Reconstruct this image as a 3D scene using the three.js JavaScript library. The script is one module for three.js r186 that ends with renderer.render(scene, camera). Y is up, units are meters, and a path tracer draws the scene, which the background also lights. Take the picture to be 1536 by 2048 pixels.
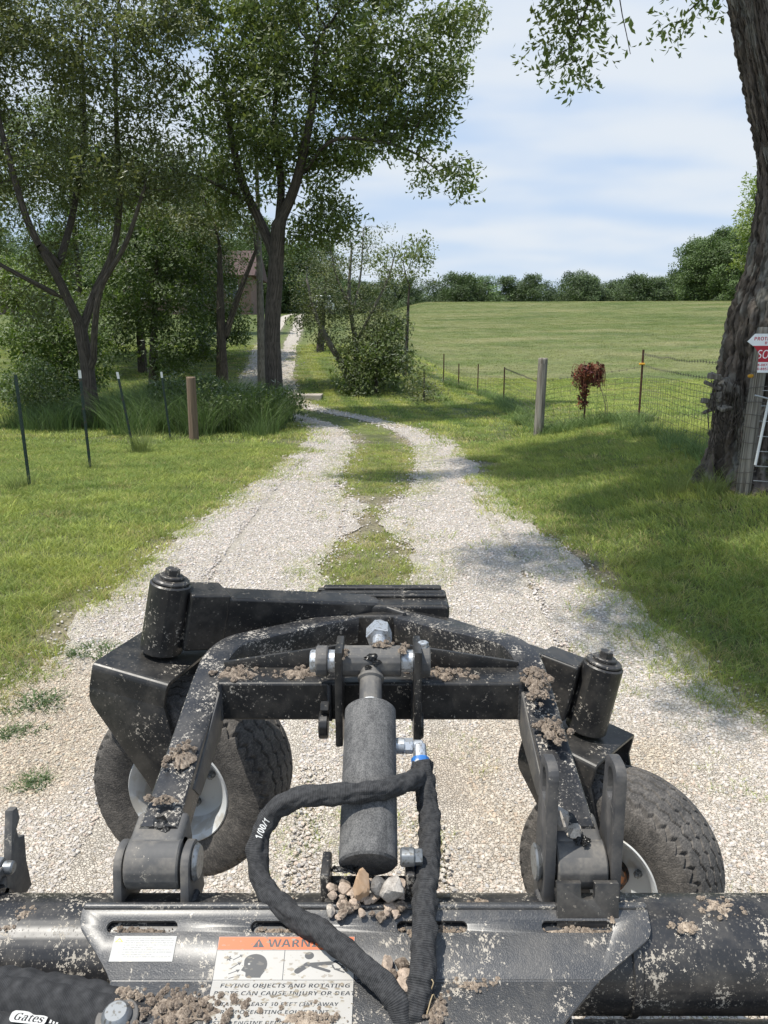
import * as THREE from 'three';
import { RoundedBoxGeometry } from 'three/addons/geometries/RoundedBoxGeometry.js';
import { mergeGeometries, toCreasedNormals, mergeVertices } from 'three/addons/utils/BufferGeometryUtils.js';
import { ImprovedNoise } from 'three/addons/math/ImprovedNoise.js';

// ------------------------------------------------------------------ camera, sky, sun, exposure
const H = 1.72;                                   // eye above the gravel, metres
const scene = new THREE.Scene();
const camera = new THREE.PerspectiveCamera(68.02, 0.75, 0.05, 2000);
camera.position.set(0, H, 0);
camera.rotation.set(THREE.MathUtils.degToRad(-12.05), 0, 0);
const renderer = new THREE.WebGLRenderer({ antialias: true });
renderer.toneMapping = THREE.LinearToneMapping;
renderer.toneMappingExposure = 1.1;
renderer.shadowMap.enabled = true;
renderer.shadowMap.type = THREE.PCFSoftShadowMap;
const SUN_DIR = new THREE.Vector3(-0.35, 0.92, 0.13).normalize();
const sun = new THREE.DirectionalLight(new THREE.Color(1.0, 0.95, 0.86), 4.8);
sun.name = 'sun';
sun.position.copy(SUN_DIR).multiplyScalar(60).add(new THREE.Vector3(0, 0, -14));
sun.target.position.set(0, 0, -14);
sun.castShadow = true; sun.shadow.mapSize.set(4096, 4096); sun.shadow.radius = 1.2;
Object.assign(sun.shadow.camera, { left: -34, right: 34, top: 40, bottom: -40, near: 1, far: 140 });
scene.add(sun, sun.target);

// ------------------------------------------------------------------ numbers and noise
function rng(seed) { let a = seed >>> 0; return () => { a = (a + 0x6d2b79f5) | 0; let t = Math.imul(a ^ (a >>> 15), 1 | a); t = (t + Math.imul(t ^ (t >>> 7), 61 | t)) ^ t; return ((t ^ (t >>> 14)) >>> 0) / 4294967296; }; }
const PN = new ImprovedNoise(), pn = (x, y, z = 0.37) => PN.noise(x, y, z);
const fb = (x, y, z = 0.37, o = 4) => { let s = 0, a = 0.5; for (let i = 0; i < o; i++) { s += a * pn(x, y, z + i * 7.1); x *= 2.03; y *= 2.03; z *= 1.7; a *= 0.5; } return s; };
const clamp = (x, a = 0, b = 1) => Math.min(b, Math.max(a, x)), lerp = (a, b, t) => a + (b - a) * t;
const sstep = (a, b, x) => { const t = clamp((x - a) / (b - a)); return t * t * (3 - 2 * t); };
function curve1(k) {                              // smooth monotone curve through knots [x, y]
  const n = k.length, d = [], m = [];
  for (let i = 0; i < n - 1; i++) d.push((k[i + 1][1] - k[i][1]) / (k[i + 1][0] - k[i][0]));
  for (let i = 0; i < n; i++) { const a = d[Math.max(0, i - 1)], b = d[Math.min(n - 2, i)]; m.push(a * b <= 0 ? 0 : 2 * a * b / (a + b)); }
  return (x) => {
    if (x <= k[0][0]) return k[0][1]; if (x >= k[n - 1][0]) return k[n - 1][1];
    let i = 0; while (x > k[i + 1][0]) i++;
    const h = k[i + 1][0] - k[i][0], t = (x - k[i][0]) / h, t2 = t * t, t3 = t2 * t;
    return (2 * t3 - 3 * t2 + 1) * k[i][1] + (t3 - 2 * t2 + t) * h * m[i] + (-2 * t3 + 3 * t2) * k[i + 1][1] + (t3 - t2) * h * m[i + 1];
  };
}
// tileable value noise, for textures
function tileNoise(seed) {
  const T = new Float32Array(4096), r = rng(seed); for (let i = 0; i < 4096; i++) T[i] = r();
  const at = (x, y, p) => T[(((x % p + p) % p) * 57 + ((y % p + p) % p) * 131 + p * 7) & 4095];
  return (u, v, p) => { const x = u * p, y = v * p, i = Math.floor(x), j = Math.floor(y), a = x - i, b = y - j, s = a * a * (3 - 2 * a), t = b * b * (3 - 2 * b);
    return lerp(lerp(at(i, j, p), at(i + 1, j, p), s), lerp(at(i, j + 1, p), at(i + 1, j + 1, p), s), t); };
}
const tfb = (n, u, v, p, o = 4) => { let s = 0, a = 0.5, w = 0; for (let i = 0; i < o; i++) { s += a * n(u, v, p); w += a; p *= 2; a *= 0.5; } return s / w; };
const toS = (c) => c <= 0.0031308 ? c * 12.92 : 1.055 * Math.pow(c, 1 / 2.4) - 0.055;

function tex(w, h, fn, srgb, size = 1) {           // fn(u, v) -> [r,g,b] in linear 0..1 (colour) or a height
  const d = new Uint8Array(w * h * 4);
  for (let y = 0; y < h; y++) for (let x = 0; x < w; x++) {
    const c = fn((x + 0.5) / w, (y + 0.5) / h), o = (y * w + x) * 4;
    if (typeof c === 'number') d[o] = d[o + 1] = d[o + 2] = clamp(c) * 255;
    else for (let k = 0; k < 3; k++) d[o + k] = 255 * (srgb ? toS(clamp(c[k])) : clamp(c[k]));
    d[o + 3] = 255;
  }
  return finish(new THREE.DataTexture(d, w, h), srgb, size);
}
function finish(t, srgb, size = 1) {
  t.wrapS = t.wrapT = THREE.RepeatWrapping; t.magFilter = THREE.LinearFilter; t.minFilter = THREE.LinearMipmapLinearFilter; t.generateMipmaps = true;
  if (srgb) t.colorSpace = THREE.SRGBColorSpace;
  if (Array.isArray(size)) t.repeat.set(1 / size[0], 1 / size[1]); else t.repeat.set(1 / size, 1 / size);
  t.needsUpdate = true; return t;
}
const mix3 = (a, b, t) => [lerp(a[0], b[0], t), lerp(a[1], b[1], t), lerp(a[2], b[2], t)];

// ------------------------------------------------------------------ sky: pale summer blue with thin high streaks
{
  const W = 1536, HH = 768, d = new Float32Array(W * HH * 4);
  for (let j = 0; j < HH; j++) {
    const el = ((j + 0.5) / HH - 0.5) * Math.PI, y = Math.sin(el), up = Math.max(0, y);
    for (let i = 0; i < W; i++) {
      const az = ((i + 0.5) / W - 0.5) * 2 * Math.PI, x = Math.cos(az) * Math.cos(el), z = Math.sin(az) * Math.cos(el);
      const k = Math.pow(up, 0.55);
      let c = mix3([0.65, 0.745, 0.82], [0.26, 0.46, 0.85], clamp(k * 1.0));
      if (y > 0) {
        const s = 1 / (up + 0.22), px = x * s, pz = z * s;
        let cl = fb(px * 1.3 + 3 + pz * 0.9, pz * 3.6 - px * 0.5 + 1, 0.4, 5) * 1.5 + fb(px * 0.7 + 9, pz * 1.1, 4.4, 3) * 0.9;
        cl = sstep(-0.42, 0.7, cl) * sstep(0.0, 0.12, y);
        c = mix3(c, [0.745, 0.79, 0.835], cl * 0.85);
      }
      const o = (j * W + i) * 4; d[o] = c[0]; d[o + 1] = c[1]; d[o + 2] = c[2]; d[o + 3] = 1;
    }
  }
  const t = new THREE.DataTexture(d, W, HH, THREE.RGBAFormat, THREE.FloatType);
  t.mapping = THREE.EquirectangularReflectionMapping; t.magFilter = t.minFilter = THREE.LinearFilter; t.needsUpdate = true;
  scene.background = t; scene.environment = t;
}

// ------------------------------------------------------------------ naming, things and parts
const used = new Map();
function numbered(n) { const k = used.get(n) ?? 0; used.set(n, k + 1); return k ? n + '_' + String(k).padStart(3, '0') : n; }
function shade(o) { o.traverse((m) => { if (m.isMesh) { m.castShadow = true; m.receiveShadow = true; } }); return o; }
function tag(o, label, category, group, kind) { if (label) o.userData.label = label; if (category) o.userData.category = category; if (group) o.userData.group = group; if (kind) o.userData.kind = kind; return o; }
function thing(name, at, label, category, group) { const o = new THREE.Group(); o.name = numbered(name); o.position.copy(at); scene.add(o); return tag(o, label, category, group); }
// part: geometry given in world coordinates, stored relative to its top-level thing
function rootPos(p) { while (p.parent && p.parent !== scene) p = p.parent; return p.position; }
function part(name, geos, mat, parent) {
  let g = Array.isArray(geos) ? mergeGeometries(geos.map(clean)) : geos;
  if (parent) { const p = rootPos(parent); g = g.clone().translate(-p.x, -p.y, -p.z); }
  const m = new THREE.Mesh(g, mat); m.name = parent ? name : numbered(name); m.castShadow = m.receiveShadow = true;
  (parent || scene).add(m); return m;
}
function clean(g) { g = g.index ? g.toNonIndexed() : g; for (const k of Object.keys(g.attributes)) if (!['position', 'normal', 'uv'].includes(k)) g.deleteAttribute(k); if (!g.attributes.uv) boxUV(g); g.morphAttributes = {}; return g; }
function single(name, geos, mat, at, label, category, group, kind) {   // a thing that is one mesh, origin at its base
  let g = Array.isArray(geos) ? mergeGeometries(geos.map(clean)) : geos;
  g = g.clone().translate(-at.x, -at.y, -at.z);
  const m = new THREE.Mesh(g, mat); m.name = numbered(name); m.position.copy(at); m.castShadow = m.receiveShadow = true; scene.add(m);
  return tag(m, label, category, group, kind);
}
function boxUV(g) {                                // uv in metres from the dominant axis of each face
  const p = g.attributes.position, uv = new Float32Array(p.count * 2), a = new THREE.Vector3(), b = new THREE.Vector3(), c = new THREE.Vector3();
  for (let i = 0; i < p.count; i += 3) {
    a.fromBufferAttribute(p, i); b.fromBufferAttribute(p, i + 1).sub(a); c.fromBufferAttribute(p, i + 2).sub(a); b.cross(c);
    const x = Math.abs(b.x), y = Math.abs(b.y), z = Math.abs(b.z);
    for (let k = 0; k < 3; k++) { a.fromBufferAttribute(p, i + k);
      const [u, v] = y >= x && y >= z ? [a.x, a.z + 0.31] : x >= z ? [a.z + 0.17, a.y] : [a.x + 0.43, a.y + 0.23];
      uv[(i + k) * 2] = u; uv[(i + k) * 2 + 1] = v; }
  }
  g.setAttribute('uv', new THREE.BufferAttribute(uv, 2)); return g;
}
const V3 = (x, y, z) => new THREE.Vector3(x, y, z);
const V = (x, d, D) => V3(x, H - d, -D);           // x right, d below eye level, D ahead
const solid = (g) => boxUV(g.index ? g.toNonIndexed() : g);
const crease = (g, a = 0.6) => toCreasedNormals(g, a);
function basis(o, ex, ey) { const x = ex.clone().normalize(), z = x.clone().cross(ey).normalize(), y = z.clone().cross(x); return new THREE.Matrix4().makeBasis(x, y, z).setPosition(o); }
function bar(a, b, w, h, r = 0.004, up = V3(0, 1, 0)) {          // rounded rectangular bar from a to b
  const d = b.clone().sub(a), g = new RoundedBoxGeometry(w, h, d.length(), 2, Math.min(r, w / 2.1, h / 2.1)), z = d.clone().normalize();
  const x = up.clone().cross(z).normalize(), y = z.clone().cross(x);
  return solid(g.applyMatrix4(new THREE.Matrix4().makeBasis(x, y, z).setPosition(a.clone().add(b).multiplyScalar(0.5))));
}
function cyl(a, b, r0, r1 = r0, c = 0.003, seg = 40) {           // solid cylinder with chamfered rims
  const d = b.clone().sub(a), L = d.length(); c = Math.min(c, L / 3, r0 / 2, r1 / 2);
  const pts = [[0, 0], [r0 - c, 0], [r0, c], [r1, L - c], [r1 - c, L], [0, L]].map(([x, y]) => new THREE.Vector2(Math.max(x, 1e-5), y));
  const g = crease(new THREE.LatheGeometry(pts, seg), 0.5);
  return solid(g.applyMatrix4(new THREE.Matrix4().compose(a, new THREE.Quaternion().setFromUnitVectors(V3(0, 1, 0), d.clone().normalize()), V3(1, 1, 1))));
}
function ring(a, b, r, ri, c = 0.002, seg = 40) {                // hollow collar
  const d = b.clone().sub(a), L = d.length();
  const pts = [[ri, 0], [r - c, 0], [r, c], [r, L - c], [r - c, L], [ri, L], [ri, 0]].map(([x, y]) => new THREE.Vector2(x, y));
  const g = crease(new THREE.LatheGeometry(pts, seg), 0.5);
  return solid(g.applyMatrix4(new THREE.Matrix4().compose(a, new THREE.Quaternion().setFromUnitVectors(V3(0, 1, 0), d.clone().normalize()), V3(1, 1, 1))));
}
function hex(a, b, r, turn = 0) {                                // hexagon nut or bolt head
  const d = b.clone().sub(a), L = d.length(), s = new THREE.Shape(), bv = Math.min(0.0025, L / 4);
  for (let i = 0; i < 6; i++) { const t = turn + i * Math.PI / 3; s[i ? 'lineTo' : 'moveTo'](r * Math.cos(t), r * Math.sin(t)); } s.closePath();
  const g = new THREE.ExtrudeGeometry(s, { depth: L - bv, bevelEnabled: true, bevelThickness: bv, bevelSize: bv, bevelOffset: -bv, bevelSegments: 2 });
  return solid(g.applyMatrix4(new THREE.Matrix4().compose(a, new THREE.Quaternion().setFromUnitVectors(V3(0, 0, 1), d.clone().normalize()), V3(1, 1, 1))));
}
function shapeOf(pts, holes = []) {                              // pts: [a, b, corner radius?]
  const s = new THREE.Shape(), n = pts.length;
  for (let i = 0; i < n; i++) {
    const p = pts[i], q = pts[(i + n - 1) % n], t = pts[(i + 1) % n], r = p[2] || 0;
    if (!r) { s[i ? 'lineTo' : 'moveTo'](p[0], p[1]); continue; }
    const l0 = Math.hypot(q[0] - p[0], q[1] - p[1]), l1 = Math.hypot(t[0] - p[0], t[1] - p[1]), a = Math.min(r, l0 * 0.49, l1 * 0.49);
    const A = [p[0] + (q[0] - p[0]) / l0 * a, p[1] + (q[1] - p[1]) / l0 * a], B = [p[0] + (t[0] - p[0]) / l1 * a, p[1] + (t[1] - p[1]) / l1 * a];
    s[i ? 'lineTo' : 'moveTo'](A[0], A[1]); s.quadraticCurveTo(p[0], p[1], B[0], B[1]);
  }
  s.closePath(); for (const h of holes) s.holes.push(h); return s;
}
function slot(cx, cy, len, wid, vertical) {
  const h = new THREE.Path(), r = wid / 2, L = len / 2 - r;
  if (!vertical) { h.moveTo(cx - L, cy - r); h.lineTo(cx + L, cy - r); h.absarc(cx + L, cy, r, -Math.PI / 2, Math.PI / 2, false); h.lineTo(cx - L, cy + r); h.absarc(cx - L, cy, r, Math.PI / 2, Math.PI * 1.5, false); }
  else { h.moveTo(cx + r, cy - L); h.lineTo(cx + r, cy + L); h.absarc(cx, cy + L, r, 0, Math.PI, false); h.lineTo(cx - r, cy - L); h.absarc(cx, cy - L, r, Math.PI, 2 * Math.PI, false); }
  return h;
}
function plate(shape, th, o, ex, ey, bv = 0.002, seg = 16) {      // sheet with thickness, outer face at the plane through o, thickness going to -normal
  const g = new THREE.ExtrudeGeometry(shape, { depth: th - 2 * bv, bevelEnabled: true, bevelThickness: bv, bevelSize: bv, bevelOffset: -bv, bevelSegments: 2, curveSegments: seg });
  g.translate(0, 0, -th + bv);
  return solid(crease(g, 0.5).applyMatrix4(basis(o, ex, ey)));
}
function sweep(path, w, h, r = 0.006, n = 40, twistUp = V3(0, 1, 0)) {  // rectangular tube bent along points
  const cv = new THREE.CatmullRomCurve3(path, false, 'centripetal'), prof = [];
  for (const [sx, sy, a0] of [[1, 1, 0], [-1, 1, 1], [-1, -1, 2], [1, -1, 3]]) for (let k = 0; k <= 3; k++) { const a = (a0 + k / 3) * Math.PI / 2; prof.push([sx * (w / 2 - r) + r * Math.cos(a), sy * (h / 2 - r) + r * Math.sin(a)]); }
  const m = prof.length, pos = [], idx = [];
  for (let i = 0; i <= n; i++) {
    const p = cv.getPoint(i / n), t = cv.getTangent(i / n), s = t.clone().cross(twistUp).normalize(), u = s.clone().cross(t);
    for (const [a, b] of prof) { const q = p.clone().addScaledVector(s, a).addScaledVector(u, b); pos.push(q.x, q.y, q.z); }
  }
  for (let i = 0; i < n; i++) for (let j = 0; j < m; j++) { const a = i * m + j, b = i * m + (j + 1) % m; idx.push(a, b, a + m, b, b + m, a + m); }
  for (const [base, f] of [[0, 1], [n * m, 0]]) for (let j = 1; j < m - 1; j++) idx.push(...(f ? [base, base + j + 1, base + j] : [base, base + j, base + j + 1]));
  const g = new THREE.BufferGeometry(); g.setAttribute('position', new THREE.Float32BufferAttribute(pos, 3)); g.setIndex(idx);
  return solid(crease(g, 0.5));
}
function tube(path, rFn, n, m, { t0 = 0, t1 = 1, a0 = 0, a1 = 2 * Math.PI, face } = {}) {  // round tube of changing radius, uv in metres (or 0..1 for a patch)
  const cv = path.isCurve ? path : new THREE.CatmullRomCurve3(path, false, 'centripetal'), L = cv.getLength(), pos = [], uv = [], idx = [];
  let N = null, prev = null;
  const whole = a1 - a0 > 6.28, K = 400, fr = [];
  for (let i = 0; i <= K; i++) { const t = cv.getTangentAt(i / K); if (!N) { N = Math.abs(t.y) < 0.9 ? V3(0, 1, 0) : V3(0, 0, 1); } N = N.clone().addScaledVector(t, -N.dot(t)).normalize(); fr.push([t, N]); }
  if (face) { const [t, nn] = fr[Math.round((t0 + t1) / 2 * K)], b = t.clone().cross(nn), c = Math.atan2(face.dot(b), face.dot(nn)); a0 += c; a1 += c; }
  for (let i = 0; i <= n; i++) {
    const s = t0 + (t1 - t0) * i / n, p = cv.getPointAt(s), [t, nn] = fr[Math.round(s * K)], b = t.clone().cross(nn);
    for (let j = 0; j <= m; j++) {
      const a = a0 + (a1 - a0) * j / m, r = rFn(s, a), c = Math.cos(a) * r, d = Math.sin(a) * r;
      pos.push(p.x + nn.x * c + b.x * d, p.y + nn.y * c + b.y * d, p.z + nn.z * c + b.z * d);
      if (whole) uv.push(s * L, j / m * 2 * Math.PI * rFn(0.5, 0)); else uv.push(i / n, j / m);
    }
  }
  for (let i = 0; i < n; i++) for (let j = 0; j < m; j++) { const a = i * (m + 1) + j, b = a + m + 1; idx.push(a, a + 1, b, a + 1, b + 1, b); }
  const g = new THREE.BufferGeometry(); g.setAttribute('position', new THREE.Float32BufferAttribute(pos, 3)); g.setAttribute('uv', new THREE.Float32BufferAttribute(uv, 2)); g.setIndex(idx); g.computeVertexNormals();
  if (whole) { const q = g.attributes.normal; for (let i = 0; i <= n; i++) { const a = i * (m + 1), b = a + m, x = q.getX(a) + q.getX(b), y = q.getY(a) + q.getY(b), z = q.getZ(a) + q.getZ(b), l = Math.hypot(x, y, z) || 1; q.setXYZ(a, x / l, y / l, z / l); q.setXYZ(b, x / l, y / l, z / l); } }
  return g;
}
function lump(seed, r, sq = 0.7, det = 2, rough = 0.35) {         // a broken stone, or a crumb of earth when rough is high
  let g = new THREE.IcosahedronGeometry(1, det); g.deleteAttribute('uv'); g.deleteAttribute('normal'); g = mergeVertices(g, 1e-4);
  const R = rng(seed), p = g.attributes.position, v = V3(), pl = [], earth = rough > 0.65, n = earth ? 5 : 11; for (let i = 0; i < n; i++) pl.push([V3(R() - 0.5, R() - 0.5, R() - 0.5).normalize(), (earth ? 0.7 : 0.52) + R() * 0.3]);
  for (let i = 0; i < p.count; i++) { v.fromBufferAttribute(p, i); let k = 1 + rough * fb(v.x * 1.7 + seed * 3.1, v.y * 1.7, v.z * 1.7, 3) + (earth ? 0.5 : 0.12) * fb(v.x * 4.6 + seed, v.y * 4.6, v.z * 4.6, 3); for (const [n, dd] of pl) { const q = v.dot(n); if (q > 0.05) k = Math.min(k, lerp(k, dd / q, earth ? 0.6 : 0.97)); } p.setXYZ(i, v.x * k, v.y * k * sq, v.z * k * 0.92); }
  g.scale(r, r, r); g.rotateY(R() * 6.28); g = g.toNonIndexed(); g = crease(g, earth ? 0.5 : 0.38); return boxUV(g);
}

// ------------------------------------------------------------------ materials
const n1 = tileNoise(11), n2 = tileNoise(29), n3 = tileNoise(47);
const DUST = [0.36, 0.31, 0.245], MUD = [0.19, 0.155, 0.12];
// cast dots with an outline of their own: spattered lime dust on paint
function spatter(seed, count, rMin, rMax, W = 1024, stretch = 1) {
  const d = new Float32Array(W * W), R = rng(seed);
  for (let k = 0; k < count; k++) {
    const x = R() * W, y = R() * W, r = rMin + (rMax - rMin) * Math.pow(R(), 6), a = 0.12 + 0.6 * R() * R(), st = 1 + (stretch - 1) * R(), e = Math.ceil(r * st + 1);
    for (let j = -e; j <= e; j++) for (let i = -e; i <= e; i++) { const q = Math.hypot(i * (1 + 0.4 * Math.sin(k)), j / st) + 0.7 * Math.sin(k * 3 + Math.atan2(j, i) * 3); if (q < r) { const o = (((y + j) | 0) % W + W) % W * W + (((x + i) | 0) % W + W) % W; d[o] = Math.max(d[o], a * clamp((r - q) + 0.25)); } }
  }
  return (u, v) => d[Math.floor(v * W) % W * W + Math.floor(u * W) % W];
}
function paintMaps(seed, { base, dusty, dots, patch, rough = 0.38, size = 0.55, scratch = 0 }) {
  const sp = spatter(seed, dots, 0.45, 5.0, 1024, 1.6), na = tileNoise(seed + 1), nb = tileNoise(seed + 2), cov = new Float32Array(1024 * 1024);
  const map = tex(1024, 1024, (u, v) => {
    const m = tfb(na, u, v, 6, 6), fine = tfb(nb, u, v, 64, 3), pm = sstep(patch, patch + 0.035, m * 0.5 + fine * 0.34 + 0.16 * nb(u, v, 256)), film = dusty * (0.35 + 1.3 * sstep(0.35, 0.7, tfb(nb, u, v, 9, 5))) * (0.5 + fine);
    const s = sp(u, v), k = Math.max(pm * (0.35 + 0.65 * sstep(0.4, 0.62, fine)), s * 0.9, film);
    const sc = scratch && Math.abs(nb(u * 1.0, v, 3) - 0.5) < 0.002 ? 0.4 : 0;
    cov[Math.floor(v * 1024) * 1024 + Math.floor(u * 1024)] = k;
    return mix3(base, mix3(MUD, [0.52, 0.475, 0.4], s > 0 || pm > 0 ? 0.25 + 0.6 * fine : 0.6), clamp(k + sc));
  }, true, size);
  const rm = tex(1024, 1024, (u, v) => rough + (0.92 - rough) * clamp(cov[Math.floor(v * 1024) * 1024 + Math.floor(u * 1024)] * 1.3) + 0.06 * (tfb(na, u, v, 40, 2) - 0.5), false, size);
  return { map, roughnessMap: rm, roughness: 1 };
}
const M = {};
M.paint = new THREE.MeshStandardMaterial({ name: 'black_paint', ...paintMaps(101, { base: [0.0125, 0.0132, 0.0148], dusty: 0.05, dots: 3600, patch: 0.68, rough: 0.36, size: 0.4 }) });
M.dustyPaint = new THREE.MeshStandardMaterial({ name: 'dusty_black_paint', ...paintMaps(202, { base: [0.0165, 0.0175, 0.0205], dusty: 0.06, dots: 9000, patch: 0.605, rough: 0.36, size: 0.34 }) });
M.grey = new THREE.MeshStandardMaterial({ name: 'dust_greyed_steel', ...paintMaps(303, { base: [0.072, 0.073, 0.076], dusty: 0.16, dots: 900, patch: 0.74, rough: 0.62, size: 0.3 }) });
{
  const na = tileNoise(71), nb = tileNoise(73);
  M.barrel = new THREE.MeshStandardMaterial({ name: 'dust_washed_cylinder', roughness: 0.85, map: tex(1024, 1024, (u, v) => {
    const st = 0.5 * tfb(na, (u + 0.12 * v) % 1, v * 0.35, 40, 4) + 0.5 * tfb(na, u, v, 14, 5), f = tfb(nb, u, v, 220, 2), k = clamp(0.3 + 1.1 * (st - 0.5) + 0.9 * (f - 0.5)); return mix3([0.06, 0.06, 0.061], [0.225, 0.22, 0.212], k); }, true, 0.34) });
  const cov = (u, v) => tfb(n2, u, v, 10, 5);
  M.rubber = new THREE.MeshStandardMaterial({ name: 'dusty_tyre_rubber', roughness: 0.93, map: tex(1024, 1024, (u, v) => {
    const k = 0.12 + sstep(0.36, 0.72, cov(u, v)) * 0.3 + 0.95 * Math.pow(tfb(n1, u, v, 110, 3), 2.0), s = tfb(n3, u, v * 0.25, 120, 2); return mix3([0.034, 0.0335, 0.033], [0.165, 0.15, 0.135], clamp(k * (0.5 + s))); }, true, 0.32), bumpMap: tex(512, 512, (u, v) => tfb(n3, u, v, 60, 4), false, 0.16), bumpScale: 0.0015 });
  M.rim = new THREE.MeshStandardMaterial({ name: 'pale_rim_paint', roughness: 0.42, map: tex(512, 512, (u, v) => mix3([0.62, 0.64, 0.65], [0.42, 0.39, 0.33], sstep(0.52, 0.72, tfb(n2, u, v, 7, 6)) * 0.7), true, 0.3) });
  M.rust = new THREE.MeshStandardMaterial({ name: 'greasy_rusty_hub', roughness: 0.7, metalness: 0.2, map: tex(256, 256, (u, v) => mix3([0.03, 0.026, 0.024], [0.2, 0.085, 0.035], sstep(0.45, 0.68, tfb(n1, u, v, 9, 4))), true, 0.12) });
  M.zinc = new THREE.MeshStandardMaterial({ name: 'zinc_plated_steel', metalness: 0.8, roughness: 0.5, map: tex(256, 256, (u, v) => mix3([0.62, 0.65, 0.68], [0.3, 0.28, 0.25], sstep(0.5, 0.75, tfb(n2, u, v, 12, 4)) * 0.8), true, 0.06) });
  M.blue = new THREE.MeshStandardMaterial({ name: 'blue_scuffed_collar', roughness: 0.45, map: tex(256, 256, (u, v) => mix3([0.03, 0.17, 0.5], [0.5, 0.53, 0.56], sstep(0.55, 0.63, tfb(n3, u, v, 8, 4))), true, 0.08) });
  M.grease = new THREE.MeshStandardMaterial({ name: 'black_grease', color: new THREE.Color(0.008, 0.0075, 0.007), roughness: 0.35 });
  const weave = (u, v, fx, fy) => { const a = Math.sin(u * Math.PI * 2 * fx), b = Math.sin(v * Math.PI * 2 * fy); return 0.5 + 0.28 * a + 0.22 * b * Math.sign(a || 1); };
  M.sleeve = new THREE.MeshStandardMaterial({ name: 'woven_hose_sleeve', roughness: 0.88, map: tex(512, 512, (u, v) => { const w = weave(u, v, 16, 20), d = tfb(n1, u, v, 10, 4); return mix3([0.016, 0.0165, 0.018], [0.1, 0.1, 0.102], clamp(0.22 + (w - 0.35) * 0.55 + (d - 0.5) * 0.7)); }, true, 0.05), bumpMap: tex(512, 512, (u, v) => weave(u, v, 16, 20), false, 0.05), bumpScale: 0.0009 });
  M.sleeveFine = new THREE.MeshStandardMaterial({ name: 'fine_woven_sleeve', roughness: 0.85, map: tex(512, 512, (u, v) => { const w = weave(u, v, 28, 24), d = tfb(n3, u, v, 6, 4); return mix3([0.014, 0.0145, 0.016], [0.085, 0.085, 0.088], clamp(0.2 + (w - 0.35) * 0.5 + (d - 0.5) * 0.8)); }, true, 0.07), bumpMap: tex(512, 512, (u, v) => weave(u, v, 28, 24), false, 0.07), bumpScale: 0.0007 });
}
// powder-coat with orange peel on the cover plate, blotted with lime
M.cover = new THREE.MeshPhysicalMaterial({ name: 'textured_powder_coat', clearcoat: 1, clearcoatRoughness: 0.38, ...paintMaps(404, { base: [0.024, 0.026, 0.03], dusty: 0.07, dots: 4200, patch: 0.635, rough: 0.46, size: 0.36 }), bumpMap: tex(512, 512, (u, v) => tfb(n1, u, v, 64, 2), false, 0.1), bumpScale: 0.0009 });

// stone, soil and wood
const stoneMap = tex(512, 512, (u, v) => { const a = tfb(n1, u, v, 8, 5), b = tfb(n2, u, v, 50, 3); return mix3([0.22, 0.195, 0.17], [0.5, 0.46, 0.41], clamp(0.5 + (a - 0.5) * 1.3 + (b - 0.5) * 0.8)); }, true, 0.09);
M.stone = new THREE.MeshStandardMaterial({ name: 'limestone', roughness: 0.95, map: stoneMap });
M.tanStone = new THREE.MeshStandardMaterial({ name: 'tan_stone', roughness: 0.9, map: tex(256, 256, (u, v) => mix3([0.36, 0.22, 0.12], [0.56, 0.4, 0.27], tfb(n2, u, v, 8, 5)), true, 0.09) });
M.gravel = new THREE.MeshStandardMaterial({ name: 'gravel_stone', roughness: 0.96, color: new THREE.Color(1, 1, 1) });
M.earth = new THREE.MeshStandardMaterial({ name: 'dried_mud', roughness: 1, map: tex(512, 512, (u, v) => { const a = tfb(n1, u, v, 14, 5), b = tfb(n3, u, v, 70, 2); return mix3([0.13, 0.1, 0.08], [0.52, 0.44, 0.36], clamp(0.45 + (a - 0.5) * 1.9 + (b - 0.5) * 0.7)); }, true, 0.07) });
M.post = new THREE.MeshStandardMaterial({ name: 'weathered_post_wood', roughness: 0.95, map: tex(256, 1024, (u, v) => { const g = tfb(n1, u, v * 0.06, 40, 4), s = tfb(n2, u, v * 0.3, 12, 4); return mix3([0.09, 0.078, 0.062], [0.34, 0.315, 0.27], clamp(0.5 + (g - 0.5) * 2 + (s - 0.5) * 0.9)); }, true, [0.45, 1.3]), bumpMap: tex(256, 1024, (u, v) => tfb(n1, u, v * 0.06, 40, 4), false, [0.45, 1.3]), bumpScale: 0.005 });
M.brownPost = new THREE.MeshStandardMaterial({ name: 'treated_post_wood', roughness: 0.95, map: tex(256, 512, (u, v) => { const g = tfb(n3, u, v * 0.08, 30, 4); return mix3([0.09, 0.06, 0.04], [0.27, 0.2, 0.14], g); }, true, [0.4, 1.2]) });
const barkH = (u, v) => { const r = Math.abs(tfb(n1, u, v * 0.28, 14, 4) - 0.5) * 2, q = tfb(n2, u, v, 30, 3); return clamp(Math.pow(r * 2.4, 0.7) * 0.8 + 0.25 * (q - 0.3)); };
M.bark = new THREE.MeshStandardMaterial({ name: 'furrowed_bark', roughness: 1, map: tex(512, 1024, (u, v) => { const h = barkH(u, v), l = sstep(0.62, 0.72, tfb(n3, u, v, 9, 5)); return mix3(mix3([0.026, 0.021, 0.017], [0.19, 0.158, 0.132], h), [0.27, 0.27, 0.24], l * 0.45); }, true, [1.2, 2.4]), bumpMap: tex(512, 1024, barkH, false, [1.2, 2.4]), bumpScale: 0.03 });
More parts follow.
